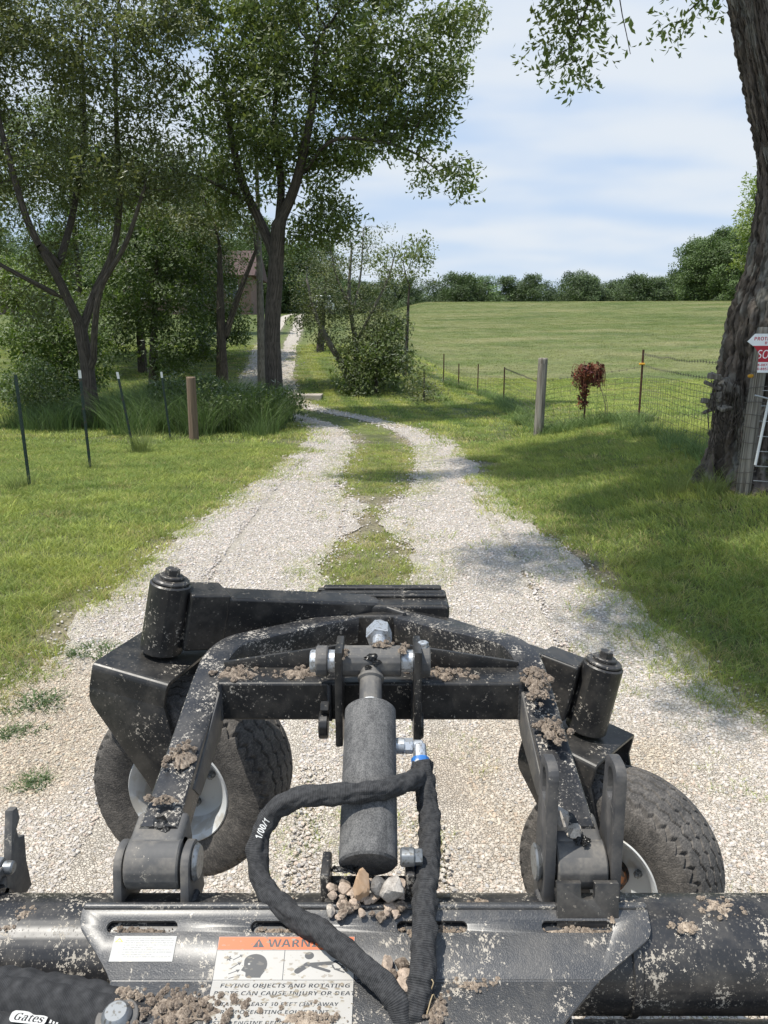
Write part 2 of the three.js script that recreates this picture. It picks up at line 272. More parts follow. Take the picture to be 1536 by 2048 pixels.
M.bark2 = new THREE.MeshStandardMaterial({ name: 'thin_bark', roughness: 1, map: tex(256, 512, (u, v) => mix3([0.032, 0.026, 0.021], [0.115, 0.096, 0.079], barkH(u, v)), true, [0.5, 1.0]), bumpMap: tex(256, 512, barkH, false, [0.5, 1.0]), bumpScale: 0.006 });
M.paleBark = new THREE.MeshStandardMaterial({ name: 'pale_bark', roughness: 1, map: tex(256, 512, (u, v) => mix3([0.1, 0.09, 0.077], [0.26, 0.24, 0.21], barkH(u, v)), true, [0.5, 1.0]) });
const leafMat = (name, c, tr = 0.34, ro = 0.5) => new THREE.MeshPhysicalMaterial({ name, color: new THREE.Color(...c), roughness: ro, transmission: tr, thickness: 0, side: THREE.DoubleSide, specularIntensity: 0.6 });
M.grass = leafMat('grass_blade', [0.265, 0.325, 0.1], 0.42, 0.75);
M.leaf = leafMat('broad_leaf', [0.15, 0.212, 0.054], 0.6, 0.75);
M.leafOlive = leafMat('olive_leaf', [0.162, 0.204, 0.066], 0.6, 0.75);
M.leafLight = leafMat('light_leaf', [0.15, 0.195, 0.078], 0.5, 0.7);
M.leafDark = leafMat('far_leaf', [0.085, 0.128, 0.042], 0.35, 0.8);
M.dead = new THREE.MeshStandardMaterial({ name: 'dead_red_leaf', color: new THREE.Color(0.17, 0.062, 0.035), roughness: 0.95, side: THREE.DoubleSide });
M.steelGreen = new THREE.MeshStandardMaterial({ name: 'green_post_paint', roughness: 0.55, map: tex(256, 256, (u, v) => mix3([0.016, 0.04, 0.03], [0.1, 0.06, 0.04], sstep(0.62, 0.74, tfb(n1, u, v, 8, 5))), true, 0.2) });
M.rustPost = new THREE.MeshStandardMaterial({ name: 'rusted_post_steel', roughness: 0.9, map: tex(256, 256, (u, v) => mix3([0.045, 0.025, 0.018], [0.17, 0.085, 0.05], tfb(n2, u, v, 9, 5)), true, 0.2) });
M.whitePaint = new THREE.MeshStandardMaterial({ name: 'white_paint', roughness: 0.6, color: new THREE.Color(0.72, 0.73, 0.72) });
M.wire = new THREE.MeshStandardMaterial({ name: 'dull_fence_wire', roughness: 0.7, metalness: 0.4, color: new THREE.Color(0.13, 0.115, 0.1) });
M.galv = new THREE.MeshStandardMaterial({ name: 'galvanised_wire', roughness: 0.5, metalness: 0.5, color: new THREE.Color(0.4, 0.41, 0.41) });
M.yellow = new THREE.MeshStandardMaterial({ name: 'yellow_plastic', roughness: 0.6, color: new THREE.Color(0.7, 0.36, 0.03) });


const vary = (m, name, c, o = {}) => { const n = m.clone(); n.name = name; n.color = new THREE.Color(...c); Object.assign(n, o); return n; };
M.paint2 = vary(M.paint, 'satin_black_paint', [1.5, 1.5, 1.5]); M.armPaint = vary(M.dustyPaint, 'arm_paint', [1.0, 1.02, 1.06]); M.zincDull = vary(M.zinc, 'dull_zinc', [0.5, 0.5, 0.49], { roughness: 0.5 }); M.flap = vary(M.dustyPaint, 'worn_rubber', [2.2, 2.2, 2.2], { roughness: 1 });
M.lugGrey = vary(M.grey, 'dark_dusty_steel', [0.62, 0.63, 0.66]); M.mud = vary(M.earth, 'brown_mud', [0.72, 0.7, 0.67]); M.mudPale = vary(M.earth, 'pale_mud', [1.0, 0.98, 0.93]); M.pebble = vary(M.stone, 'pebble', [1.1, 0.96, 0.85]); M.white = vary(M.stone, 'white_stone', [1.35, 1.33, 1.28]); M.greyStone = vary(M.stone, 'grey_stone', [0.45, 0.47, 0.5]); M.barkGrey = vary(M.post, 'grey_dead_wood', [0.9, 0.9, 0.92]);
M.straw = new THREE.MeshStandardMaterial({ name: 'straw', color: new THREE.Color(0.42, 0.33, 0.2), roughness: 0.9 });

M.red = new THREE.MeshStandardMaterial({ name: 'red_plastic', color: new THREE.Color(0.42, 0.02, 0.035), roughness: 0.5 });
M.brick = new THREE.MeshStandardMaterial({ name: 'brown_brick', color: new THREE.Color(0.17, 0.115, 0.09), roughness: 0.95 }); M.roof = new THREE.MeshStandardMaterial({ name: 'dark_shingle', color: new THREE.Color(0.085, 0.055, 0.05), roughness: 0.95 }); M.pane = new THREE.MeshStandardMaterial({ name: 'window_glass', color: new THREE.Color(0.03, 0.035, 0.04), roughness: 0.1 }); M.concrete = new THREE.MeshStandardMaterial({ name: 'concrete', color: new THREE.Color(0.42, 0.37, 0.32), roughness: 0.95 });

// ------------------------------------------------------------------ the lie of the land (X right, D ahead)
const hLeft = curve1([[0, 0], [18, 0], [22, 0.14], [24, 0.36], [27, 0.85], [32, 1.72], [45, 2.9], [60, 4.1], [78, 5.15], [120, 6.8], [200, 7], [900, 2]]);
const hRight = curve1([[0, 0], [5, 0.1], [7.4, 0.36], [14, 0.44], [18, 0.42], [24, 0.27], [30, 0.32], [40, 0.95], [55, 2.5], [85, 5.2], [120, 8.9], [134, 9.4], [150, 9.0], [230, 3], [900, -12]]);
const roadX = curve1([[0, 0], [6, -0.12], [10, -0.1], [13.2, -0.03], [14.5, -0.05], [17.4, -0.5], [19.3, -1.25], [21.7, -2.75], [24, -3.6], [27, -4.05], [32, -4.5], [45, -5.6], [60, -7.15], [75, -8.5], [95, -10.4], [112, -13], [130, -16]]);
const roadIn = curve1([[0, 0], [4.6, 0], [5.2, 0.16], [6.2, 0.4], [6.9, 0.28], [7.6, 0.13], [8.3, 0.16], [9.2, 0.42], [10.5, 0.52], [13, 0.58], [20, 0.52], [30, 0.3], [130, 0.28]]);
const roadOut = curve1([[-9, 2.5], [3, 2.4], [4.5, 2.05], [6.2, 1.78], [8, 1.64], [10, 1.52], [13.2, 1.38], [17, 1.22], [21, 1.14], [30, 0.92], [130, 0.9]]);
function ground(x, D) {
  const d = Math.max(0, D), a = d < 12 ? 1.55 : lerp(1.55, -2.2, sstep(12, 55, d)), w = sstep(a, a + 2.2 + 0.06 * d, x);
  const rx = Math.abs(x - roadX(d)), off = sstep(roadOut(d), roadOut(d) + 1.5, rx);
  return -0.42 * (1 - sstep(3.0, 6.6, d)) + lerp(hLeft(d), hRight(d) + (d > 60 ? (x - 15) * 0.004 * sstep(60, 130, d) : 0), w) + off * (0.05 * fb(x * 0.35, D * 0.35, 2.1, 3) + 0.02 * pn(x * 1.7, D * 1.7, 8)) - 0.02 * (1 - off) * sstep(0.2, 0.6, Math.abs(rx - 0.8) < 0.45 ? 0.5 : 0);
}
const GP = (x, D, lift = 0) => V3(x, ground(x, D) + lift, -D);
// how far inside the wheel tracks a point is: > 0 on gravel
function onTrack(x, D) { const r = x - roadX(D), n = 0.22 * fb(x * 1.3, D * 1.1, 5.5, 4) + 0.1 * fb(x * 6, D * 5, 1.5, 3), a = Math.abs(r); return Math.min(roadOut(D) - a * (r > 0 && D > 5.5 ? 1.07 : 1) + n * 1.1, a - roadIn(D) + n * 1.2 + (roadIn(D) < 0.02 ? 1 : 0)); }
function mow(x, D) {                              // mower passes: shading of the leaning grass put into colour as light and dark
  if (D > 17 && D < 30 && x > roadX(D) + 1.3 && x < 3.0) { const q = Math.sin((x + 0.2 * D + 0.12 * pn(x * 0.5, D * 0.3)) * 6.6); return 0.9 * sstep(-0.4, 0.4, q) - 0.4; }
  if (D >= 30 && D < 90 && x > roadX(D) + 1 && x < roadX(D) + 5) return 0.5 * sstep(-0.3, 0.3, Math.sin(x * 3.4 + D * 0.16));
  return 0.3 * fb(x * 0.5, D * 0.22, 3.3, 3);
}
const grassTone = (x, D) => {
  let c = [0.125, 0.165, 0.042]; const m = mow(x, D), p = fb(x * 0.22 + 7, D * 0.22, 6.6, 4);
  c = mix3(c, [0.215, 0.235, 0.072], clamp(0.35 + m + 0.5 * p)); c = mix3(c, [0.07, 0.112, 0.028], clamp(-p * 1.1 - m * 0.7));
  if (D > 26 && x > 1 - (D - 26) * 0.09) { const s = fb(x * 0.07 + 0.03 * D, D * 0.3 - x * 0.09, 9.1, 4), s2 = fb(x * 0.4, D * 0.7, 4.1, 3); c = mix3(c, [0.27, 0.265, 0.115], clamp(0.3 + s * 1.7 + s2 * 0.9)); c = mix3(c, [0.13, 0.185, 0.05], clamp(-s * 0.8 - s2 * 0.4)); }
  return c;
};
{ // ground: one sheet to the horizon
  const nx = 420, nd = 520, pos = [], col = [], uv = [], idx = [];
  const X = (i) => { const t = i / nx * 2 - 1; return 2.2 * Math.sinh(t * 6.1); }, D = (j) => -14 + 16 * (j / nd) + 2.6 * Math.sinh(Math.pow(j / nd, 1.15) * 6.35);
  for (let j = 0; j <= nd; j++) for (let i = 0; i <= nx; i++) {
    const d = D(j), x = X(i) + (d > 20 ? 0 : 0), y = ground(x, d); pos.push(x, y, -d); uv.push(x, d);
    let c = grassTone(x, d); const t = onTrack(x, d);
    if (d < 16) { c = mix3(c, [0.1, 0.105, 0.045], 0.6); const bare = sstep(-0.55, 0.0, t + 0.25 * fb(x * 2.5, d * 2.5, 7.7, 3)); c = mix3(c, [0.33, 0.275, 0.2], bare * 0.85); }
    else if (t > -0.12) c = mix3(c, [0.3, 0.27, 0.2], 0.5);
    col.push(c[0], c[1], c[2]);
  }
  for (let j = 0; j < nd; j++) for (let i = 0; i < nx; i++) { const a = j * (nx + 1) + i, b = a + nx + 1; idx.push(a, a + 1, b, a + 1, b + 1, b); }
  const g = new THREE.BufferGeometry(); g.setAttribute('position', new THREE.Float32BufferAttribute(pos, 3)); g.setAttribute('color', new THREE.Float32BufferAttribute(col, 3)); g.setAttribute('uv', new THREE.Float32BufferAttribute(uv, 2)); g.setIndex(idx); g.computeVertexNormals();
  const mat = new THREE.MeshStandardMaterial({ name: 'turf_and_soil', vertexColors: true, roughness: 1, map: tex(1024, 1024, (u, v) => { const a = tfb(n1, u, v, 12, 5), b = tfb(n2, u, v, 128, 3); const k = 0.72 + 0.75 * (a - 0.5) + 0.85 * (b - 0.5); return [k, k, k * 0.98]; }, true, 2.3), bumpMap: tex(512, 512, (u, v) => tfb(n3, u, v, 64, 3), false, 1.7), bumpScale: 0.03 });
  tag(single('ground', g, mat, V3(0, 0, 0)), 'grassy farm ground with lawns and a mown hay field rising behind', null, null, 'structure');
}
// gravel in two tracks that run together near the machine
const gravelTex = (() => {
  const N = 1024, C = 44, R = rng(5), P = []; for (let i = 0; i < C * C; i++) P.push([R(), R(), R(), R()]);
  const h = new Float32Array(N * N), d = new Uint8Array(N * N * 4);
  for (let y = 0; y < N; y++) for (let x = 0; x < N; x++) {
    const u = x / N * C, v = y / N * C, i0 = Math.floor(u), j0 = Math.floor(v); let f1 = 9, f2 = 9, id = 0;
    for (let j = -1; j <= 1; j++) for (let i = -1; i <= 1; i++) { const k = ((j0 + j + C) % C) * C + (i0 + i + C) % C, p = P[k], a = i0 + i + p[0] - u, b = j0 + j + p[1] - v, q = Math.hypot(a * (0.8 + 0.5 * p[2]), b * (1.25 - 0.5 * p[2])) / (0.75 + 0.5 * p[3]); if (q < f1) { f2 = f1; f1 = q; id = k; } else if (q < f2) f2 = q; }
    const e = sstep(0.0, 0.16, f2 - f1), p = P[id], fine = tfb(n1, x / N, y / N, 128, 2), big = tfb(n2, x / N, y / N, 6, 3); h[y * N + x] = e * (0.45 + 0.55 * p[2]) * (0.8 + 0.3 * fine);
    const tone = 0.39 + 0.2 * p[3] + 0.1 * (fine - 0.5), c = mix3([0.4, 0.345, 0.275], [tone * 1.03, tone * 0.965, tone * 0.865], e * (p[0] > 0.1 ? 1 : 0.55)), k = 0.9 + 0.3 * (big - 0.5), o = (y * N + x) * 4;
    for (let q = 0; q < 3; q++) d[o + q] = 255 * toS(clamp(c[q] * k)); d[o + 3] = 255;
  }
  const hb = new Uint8Array(N * N * 4); for (let i = 0; i < N * N; i++) { hb[i * 4] = hb[i * 4 + 1] = hb[i * 4 + 2] = 255 * h[i]; hb[i * 4 + 3] = 255; }
  return [finish(new THREE.DataTexture(d, N, N), true, 0.58), finish(new THREE.DataTexture(hb, N, N), false, 0.58)];
})();
M.road = new THREE.MeshStandardMaterial({ name: 'crushed_limestone', roughness: 1, vertexColors: true, map: gravelTex[0], bumpMap: gravelTex[1], bumpScale: 0.012 });
const dusty = (x, D) => sstep(0.1, 0.5, fb(x * 0.8 + 4, D * 0.7, 3.9, 4) + lerp(0.1, -0.14, sstep(2.8, 5.4, D)) + 0.6 * Math.exp(-Math.pow((x + 2.0) / 0.5, 2) - Math.pow((D - 4.2) / 1.1, 2)));
{
  const pos = [], col = [], uv = [], idx = [], n = 620, m = 14;
  for (const side of [-1, 1]) {
    const base = pos.length / 3;
    for (let j = 0; j <= n; j++) {
      const t = j / n, d = -9 + 12 * t + 2.2 * Math.sinh(Math.pow(t, 1.2) * 4.55), far = sstep(18, 40, d), wob = (s, k) => fb(s * 3 + k, d * (1.6 - far), 2.2 + k, 4) * (d < 18 ? 0.3 : 0.2) + 0.12 * fb(d * 6, k, 1, 3) * (1 - far);
      const a = Math.max(0, roadIn(d) + (roadIn(d) > 0.03 ? wob(side, 1) : 0)), b = roadOut(d) / (side > 0 && d > 5.5 ? 1.07 : 1) + wob(side, 5) * 1.3 + (d < 16 ? 0.1 : 0);
      for (let i = 0; i <= m; i++) { const x = roadX(d) + side * lerp(a, Math.max(b, a + 0.05), i / m); pos.push(x, ground(x, d) + 0.012, -d); uv.push(x, d); const k = dusty(x, d), c = mix3([1.12, 1.09, 1.04], [0.97, 0.84, 0.71], clamp(k * 0.6 + 0.2 * sstep(5, 2.6, d))); col.push(c[0], c[1], c[2]); }
    }
    for (let j = 0; j < n; j++) for (let i = 0; i < m; i++) { const a = base + j * (m + 1) + i, b = a + m + 1; idx.push(...(side > 0 ? [a, a + 1, b, a + 1, b + 1, b] : [a, b, a + 1, a + 1, b, b + 1])); }
  }
  const g = new THREE.BufferGeometry(); g.setAttribute('position', new THREE.Float32BufferAttribute(pos, 3)); g.setAttribute('color', new THREE.Float32BufferAttribute(col, 3)); g.setAttribute('uv', new THREE.Float32BufferAttribute(uv, 2)); g.setIndex(idx); g.computeVertexNormals();
  tag(single('gravel_driveway', g, M.road, V3(0, 0, 0)), 'white gravel driveway in two wheel tracks bending left and climbing the hill', null, null, 'structure');
}
function scatter(name, geo, mat, list, label, category, parent) { // list of [x, y, z, scale, turn, tiltX, tiltZ, r, g, b, scaleY]
  const im = new THREE.InstancedMesh(geo, mat, list.length), o = new THREE.Object3D(), c = new THREE.Color(), p0 = parent ? rootPos(parent) : V3(0, 0, 0);
  o.rotation.order = 'YXZ';
  list.forEach((q, i) => { o.position.set(q[0] - p0.x, q[1] - p0.y, q[2] - p0.z); o.rotation.set(q[5], q[4], q[6]); o.scale.set(q[3], q[3] * (q[10] ?? 1), q[3]); o.updateMatrix(); im.setMatrixAt(i, o.matrix); im.setColorAt(i, c.setRGB(q[7], q[8], q[9])); });
  im.name = parent ? name : numbered(name); im.castShadow = im.receiveShadow = true; (parent || scene).add(im);
  return tag(im, label, parent ? null : category, null, 'stuff');
}
{ // loose stones on the tracks
  let g = new THREE.IcosahedronGeometry(1, 1); g.deleteAttribute('uv'); g.deleteAttribute('normal'); g = mergeVertices(g, 1e-4);
  const p = g.attributes.position, R0 = rng(9); for (let i = 0; i < p.count; i++) { const k = 0.72 + 0.5 * R0(); p.setXYZ(i, p.getX(i) * k * 1.2, p.getY(i) * k * 0.62, p.getZ(i) * k * 0.9); }
  g = crease(g.toNonIndexed(), 0.35);
  const R = rng(77), L = [];
  for (const [d0, d1, per, r0, r1, cap] of [[1.6, 4.5, 5600, 0.003, 0.0105, 2.5], [4.5, 8, 2700, 0.0045, 0.0118, 2.0], [8, 17, 800, 0.0075, 0.0155, 1.6], [17, 32, 160, 0.016, 0.028, 1.3]]) {
    const n = per * (d1 - d0) * 2 * (cap + 0.3);
    for (let i = 0; i < n; i++) {
      const D = d0 + R() * (d1 - d0), x = roadX(D) + (R() * 2 - 1) * (cap + 0.3), t = onTrack(x, D); if (t < -0.02 && R() > Math.exp(t * 11) * 0.55) continue;
      const r = r0 + (r1 - r0) * Math.pow(R(), 3), tone = 0.4 + 0.24 * R(), w = R() < 0.14 ? [1.06, 0.9, 0.76] : R() < 0.1 ? [0.78, 0.77, 0.76] : [1.05, 0.985, 0.89], nr = 0.22 * sstep(5, 2.6, D), k = 1 - 0.1 * dusty(x, D) - nr * 0.12, kb = 1 - 0.24 * dusty(x, D) - nr * 0.36;
      L.push([x, ground(x, D) + 0.012 + r * 0.15, -D, r, R() * 6.28, (R() - 0.5) * 0.9, (R() - 0.5) * 0.9, tone * w[0] * k, tone * w[1] * (k * 0.75 + kb * 0.25) * 0.98, tone * w[2] * kb]);
    }
  }
  scatter('loose_gravel', g, M.gravel, L, 'loose crushed limestone scattered over the driveway tracks', 'gravel');
}
// ------------------------------------------------------------------ grass
function tuftGeo(seed, blades, h, spread, wid, lean, seg = 2) {
  const R = rng(seed), pos = [], nor = [], idx = [];
  for (let b = 0; b < blades; b++) {
    const a = R() * 6.28, r = spread * Math.sqrt(R()), bx = Math.cos(a) * r, bz = Math.sin(a) * r, dir = a + (R() - 0.5) * 2, hh = h * (0.5 + 0.7 * R()), ln = lean * (0.3 + R()) * hh, f = R() * 6.28, w = wid * (0.6 + 0.6 * R()), i0 = pos.length / 3;
    for (let s = 0; s <= seg; s++) { const t = s / seg, y = hh * t * (1 - 0.25 * t * lean), k = ln * t * t, ww = w * (1 - t * 0.93), x = bx + Math.cos(dir) * k, z = bz + Math.sin(dir) * k; pos.push(x - Math.cos(f) * ww, y, z - Math.sin(f) * ww, x + Math.cos(f) * ww, y, z + Math.sin(f) * ww); for (let q = 0; q < 2; q++) nor.push(Math.cos(dir) * 0.35, 0.9, Math.sin(dir) * 0.35); }
    for (let s = 0; s < seg; s++) { const q = i0 + s * 2; idx.push(q, q + 1, q + 2, q + 1, q + 3, q + 2); }
  }
  const g = new THREE.BufferGeometry(); g.setAttribute('position', new THREE.Float32BufferAttribute(pos, 3)); g.setIndex(idx); g.computeVertexNormals(); return g;
}
{
  const near = tuftGeo(3, 16, 0.075, 0.055, 0.0026, 0.9), mid = tuftGeo(4, 26, 0.066, 0.11, 0.0036, 1.0), far = tuftGeo(5, 30, 0.075, 0.26, 0.0085, 0.9, 1);
  const R = rng(123), left = [[], [], []], right = [[], [], []], strip = [[], []];
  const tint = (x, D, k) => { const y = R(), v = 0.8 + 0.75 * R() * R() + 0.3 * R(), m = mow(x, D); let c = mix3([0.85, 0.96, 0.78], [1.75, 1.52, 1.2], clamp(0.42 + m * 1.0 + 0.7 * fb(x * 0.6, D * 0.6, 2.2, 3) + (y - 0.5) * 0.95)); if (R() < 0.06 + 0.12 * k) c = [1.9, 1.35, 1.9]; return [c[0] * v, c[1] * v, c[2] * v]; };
  for (const [k, d0, d1, per] of [[0, 2.2, 6.2, 620], [1, 6.2, 14, 230], [2, 14, 34, 26]]) {
    const xm = d1 * 0.56 + 1, n = per * (d1 - d0) * 2 * xm;
    for (let i = 0; i < n; i++) {
      const D = d0 + R() * (d1 - d0), x = (R() * 2 - 1) * xm; if (Math.abs(x) > D * 0.56 + 0.9) continue;
      const t = onTrack(x, D), rr = Math.abs(x - roadX(D)), inStrip = rr < roadIn(D) + 0.4 && roadIn(D) > 0.02; let pr = t < 0 ? 1 : Math.exp(-t * (x > 0 ? 2.4 : 4.4)) * 0.85;
      const patch = fb(x * 1.1 + 3, D * 1.1, 1.9, 4);
      if (!inStrip && t > -0.7 && D < 14) pr *= sstep(-0.2, 0.16, patch + 0.16 + (-t - 0.22) * 0.7 + 0.25 * fb(x * 4, D * 4, 8.8, 2));
      if (inStrip) { pr *= sstep(-0.18, 0.22, patch + (D > 9 ? 0.24 : D > 5 && D < 6.9 ? 0.12 : -0.05)); if (D < 4.9) pr *= 0.1; }
       if (R() > pr) continue;
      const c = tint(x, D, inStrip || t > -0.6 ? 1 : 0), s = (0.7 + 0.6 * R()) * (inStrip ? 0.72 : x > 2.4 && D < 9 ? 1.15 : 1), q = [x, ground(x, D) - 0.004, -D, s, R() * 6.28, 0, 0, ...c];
      (inStrip ? strip[Math.min(k, 1)] : x < roadX(D) ? left[k] : right[k]).push(q);
    }
  }
  // sparse blades that come up through the gravel
  const stray = []; for (let i = 0; i < 9500; i++) { const D = 2 + Math.pow(R(), 0.8) * 9, x = (R() * 2 - 1) * 2; if (onTrack(x, D) < 0.02) continue; const p = fb(x * 1.4, D * 1.2, 6.1, 3), c = tint(x, D, 1), e = sstep(0.6, 1.7, Math.abs(x)) * (x > 0 ? 0.42 : 0.06) * (D < 6 ? 1 : 0.4); if (p + e + 0.22 * Math.exp(-Math.pow((x + 0.15) / 0.35, 2)) < 0.22 + R() * 0.25) continue; stray.push([x, ground(x, D) + 0.008, -D, 0.35 + 0.3 * R(), R() * 6.28, 0, 0, ...c]); }
  scatter('lawn_grass', near, M.grass, left[0], 'nearest lawn grass and clover along the left edge of the gravel', 'grass');
  scatter('lawn_grass', mid, M.grass, left[1], 'lawn grass round the steel posts on the left', 'grass');
  scatter('lawn_grass', far, M.grass, left[2], 'lawn grass farther back on the left, about the thicket', 'grass');
  scatter('lawn_grass', near, M.grass, right[0], 'nearest grass along the right edge of the gravel', 'grass');
  scatter('lawn_grass', mid, M.grass, right[1], 'shaded lawn grass in front of the big tree on the right', 'grass');
  scatter('lawn_grass', far, M.grass, right[2], 'striped lawn grass beyond the bend and along the right fence', 'grass');
  scatter('median_grass', near, M.grass, strip[0], 'thin grass strip between the wheel tracks just past the machine', 'grass');
  scatter('median_grass', mid, M.grass, strip[1], 'green grass strip between the wheel tracks before the bend', 'grass');
  scatter('stray_grass', near, M.grass, stray, 'stray grass blades coming up through the driveway gravel', 'grass');
  // the hay field
  const hay = tuftGeo(8, 22, 0.075, 0.5, 0.016, 0.7, 1), F = [];
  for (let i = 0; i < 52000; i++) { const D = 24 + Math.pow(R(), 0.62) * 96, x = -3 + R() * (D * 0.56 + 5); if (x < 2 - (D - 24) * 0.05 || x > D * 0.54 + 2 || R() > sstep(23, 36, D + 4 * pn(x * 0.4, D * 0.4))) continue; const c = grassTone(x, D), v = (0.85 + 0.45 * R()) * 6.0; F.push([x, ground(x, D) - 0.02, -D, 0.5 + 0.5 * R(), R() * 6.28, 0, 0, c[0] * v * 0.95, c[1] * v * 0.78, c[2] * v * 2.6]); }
  scatter('field_grass', hay, M.grass, F, 'mown grass of the wide field rising to the skyline', 'grass');
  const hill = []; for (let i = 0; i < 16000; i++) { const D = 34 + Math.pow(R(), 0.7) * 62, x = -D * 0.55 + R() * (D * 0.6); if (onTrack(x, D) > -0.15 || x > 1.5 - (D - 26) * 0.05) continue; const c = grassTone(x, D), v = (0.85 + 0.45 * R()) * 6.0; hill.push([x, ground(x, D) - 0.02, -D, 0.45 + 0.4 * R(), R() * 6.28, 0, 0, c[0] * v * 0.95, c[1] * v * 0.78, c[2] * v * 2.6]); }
  scatter('hill_grass', hay, M.grass, hill, 'mown grass on the hill on either side of the far driveway', 'grass');
}

// ------------------------------------------------------------------ trees: limbs grown towards points of light (space colonisation)
function sprigGeo(seed, leaves, size, reach, droop) {             // a twig's worth of separate leaves
  const R = rng(seed), pos = [], nor = [], idx = [], q = new THREE.Quaternion(), e = new THREE.Euler(), v = V3();
  for (let i = 0; i < leaves; i++) {
    const t = (i + 0.5) / leaves, a = R() * 6.28, rr = reach * (0.25 + 0.75 * Math.sqrt(R())) , cx = Math.cos(a) * rr, cz = Math.sin(a) * rr, cy = (R() - 0.5) * reach * 1.1 - droop * rr, s = size * (0.7 + 0.6 * R());
    e.set((R() - 0.5) * 1.7 + 0.35, a + (R() - 0.5) * 1.4, (R() - 0.5) * 1.5, 'YXZ'); q.setFromEuler(e);
    const b = pos.length / 3, P = [[0, 0, -s], [s * 0.46, -s * 0.14, -s * 0.05], [0, s * 0.06, s], [-s * 0.46, -s * 0.14, -s * 0.05]];
    v.set(0, 1, 0).applyQuaternion(q); const n0 = v.clone();
    for (const [x, y, z] of P) { v.set(x, y, z).applyQuaternion(q); pos.push(cx + v.x, cy + v.y, cz + v.z); nor.push(n0.x, n0.y, n0.z); }
    idx.push(b, b + 2, b + 1, b, b + 3, b + 2);
  }
  const g = new THREE.BufferGeometry(); g.setAttribute('position', new THREE.Float32BufferAttribute(pos, 3)); g.setAttribute('normal', new THREE.Float32BufferAttribute(nor, 3)); g.setIndex(idx); return g;
}
const SPRIG = { mid: sprigGeo(1, 26, 0.058, 0.34, 0.35), hang: sprigGeo(2, 26, 0.06, 0.3, 0.9), fine: sprigGeo(3, 30, 0.05, 0.32, 0.55), clump: sprigGeo(5, 110, 0.17, 1.15, 0.1) };
function grow(stems, blobs, { seed = 1, step = 0.28, kill = 0.45, reach = 2.4, iter = 60, up = 0.1, tip = 0.008, power = 2.35, jitter = 0.22 }) {
  const R = rng(seed), N = [], kids = [];
  const add = (p, par, r) => { N.push({ p, par, r: r || 0, n: 0 }); return N.length - 1; };
  for (const s of stems) {                                       // s: { from: stem index or -1, at: share, pts: [[V3, r]...] }
    const cv = new THREE.CatmullRomCurve3(s.pts.map((q) => q[0]), false, 'centripetal'), n = Math.max(2, Math.round(cv.getLength() / step)); let par = s.par ? s.par() : -1; s.ids = [];
    for (let i = s.par ? 1 : 0; i <= n; i++) { const f = i / n, k = f * (s.pts.length - 1), a = Math.min(s.pts.length - 2, Math.floor(k)); par = add(cv.getPointAt(f), par, lerp(s.pts[a][1], s.pts[a + 1][1], k - a)); s.ids.push(par); }
  }
  const A = []; for (const [c, r, n] of blobs) for (let i = 0; i < n; i++) { let x, y, z; do { x = R() * 2 - 1; y = R() * 2 - 1; z = R() * 2 - 1; } while (x * x + y * y + z * z > 1); const k = 0.75 + 0.25 * R(); A.push({ p: V3(c.x + x * r.x * k, c.y + y * r.y * k, c.z + z * r.z * k), near: -1, d: 1e9 }); }
  let from = 0, live = A;
  for (let it = 0; it < iter && live.length; it++) {
    for (const a of live) for (let i = from; i < N.length; i++) { const d = a.p.distanceToSquared(N[i].p); if (d < a.d) { a.d = d; a.near = i; } }
    from = N.length; const G = new Map(), lim = it < 14 ? 1e9 : reach * reach;
    for (const a of live) if (a.d < lim) { const v = G.get(a.near) || V3(); v.add(a.p.clone().sub(N[a.near].p).normalize()); G.set(a.near, v); }
    if (!G.size) break;
    for (const [i, v] of G) { v.normalize(); v.x += (R() - 0.5) * jitter * 2; v.y += up + (R() - 0.5) * jitter * 2; v.z += (R() - 0.5) * jitter * 2; add(N[i].p.clone().addScaledVector(v.normalize(), step), i); }
    for (const a of live) for (let i = from; i < N.length; i++) { const d = a.p.distanceToSquared(N[i].p); if (d < a.d) { a.d = d; a.near = i; } }
    live = live.filter((a) => a.d > kill * kill);
  }
  const ch = N.map(() => []); N.forEach((q, i) => { if (q.par >= 0) ch[q.par].push(i); });
  const area = N.map(() => 0);
  for (let i = N.length - 1; i >= 0; i--) { if (!ch[i].length) area[i] = Math.pow(tip, power); if (N[i].par >= 0) area[N[i].par] += area[i]; }
  N.forEach((q, i) => { const r = Math.pow(area[i], 1 / power); q.fixed = q.r > 0; q.r = q.r || r; q.tip = !ch[i].length; });
  for (let i = 0; i < N.length; i++) if (!N[i].fixed && N[i].par >= 0) N[i].r = Math.min(N[i].r, N[N[i].par].r * 0.9);
  return { N, ch };
}
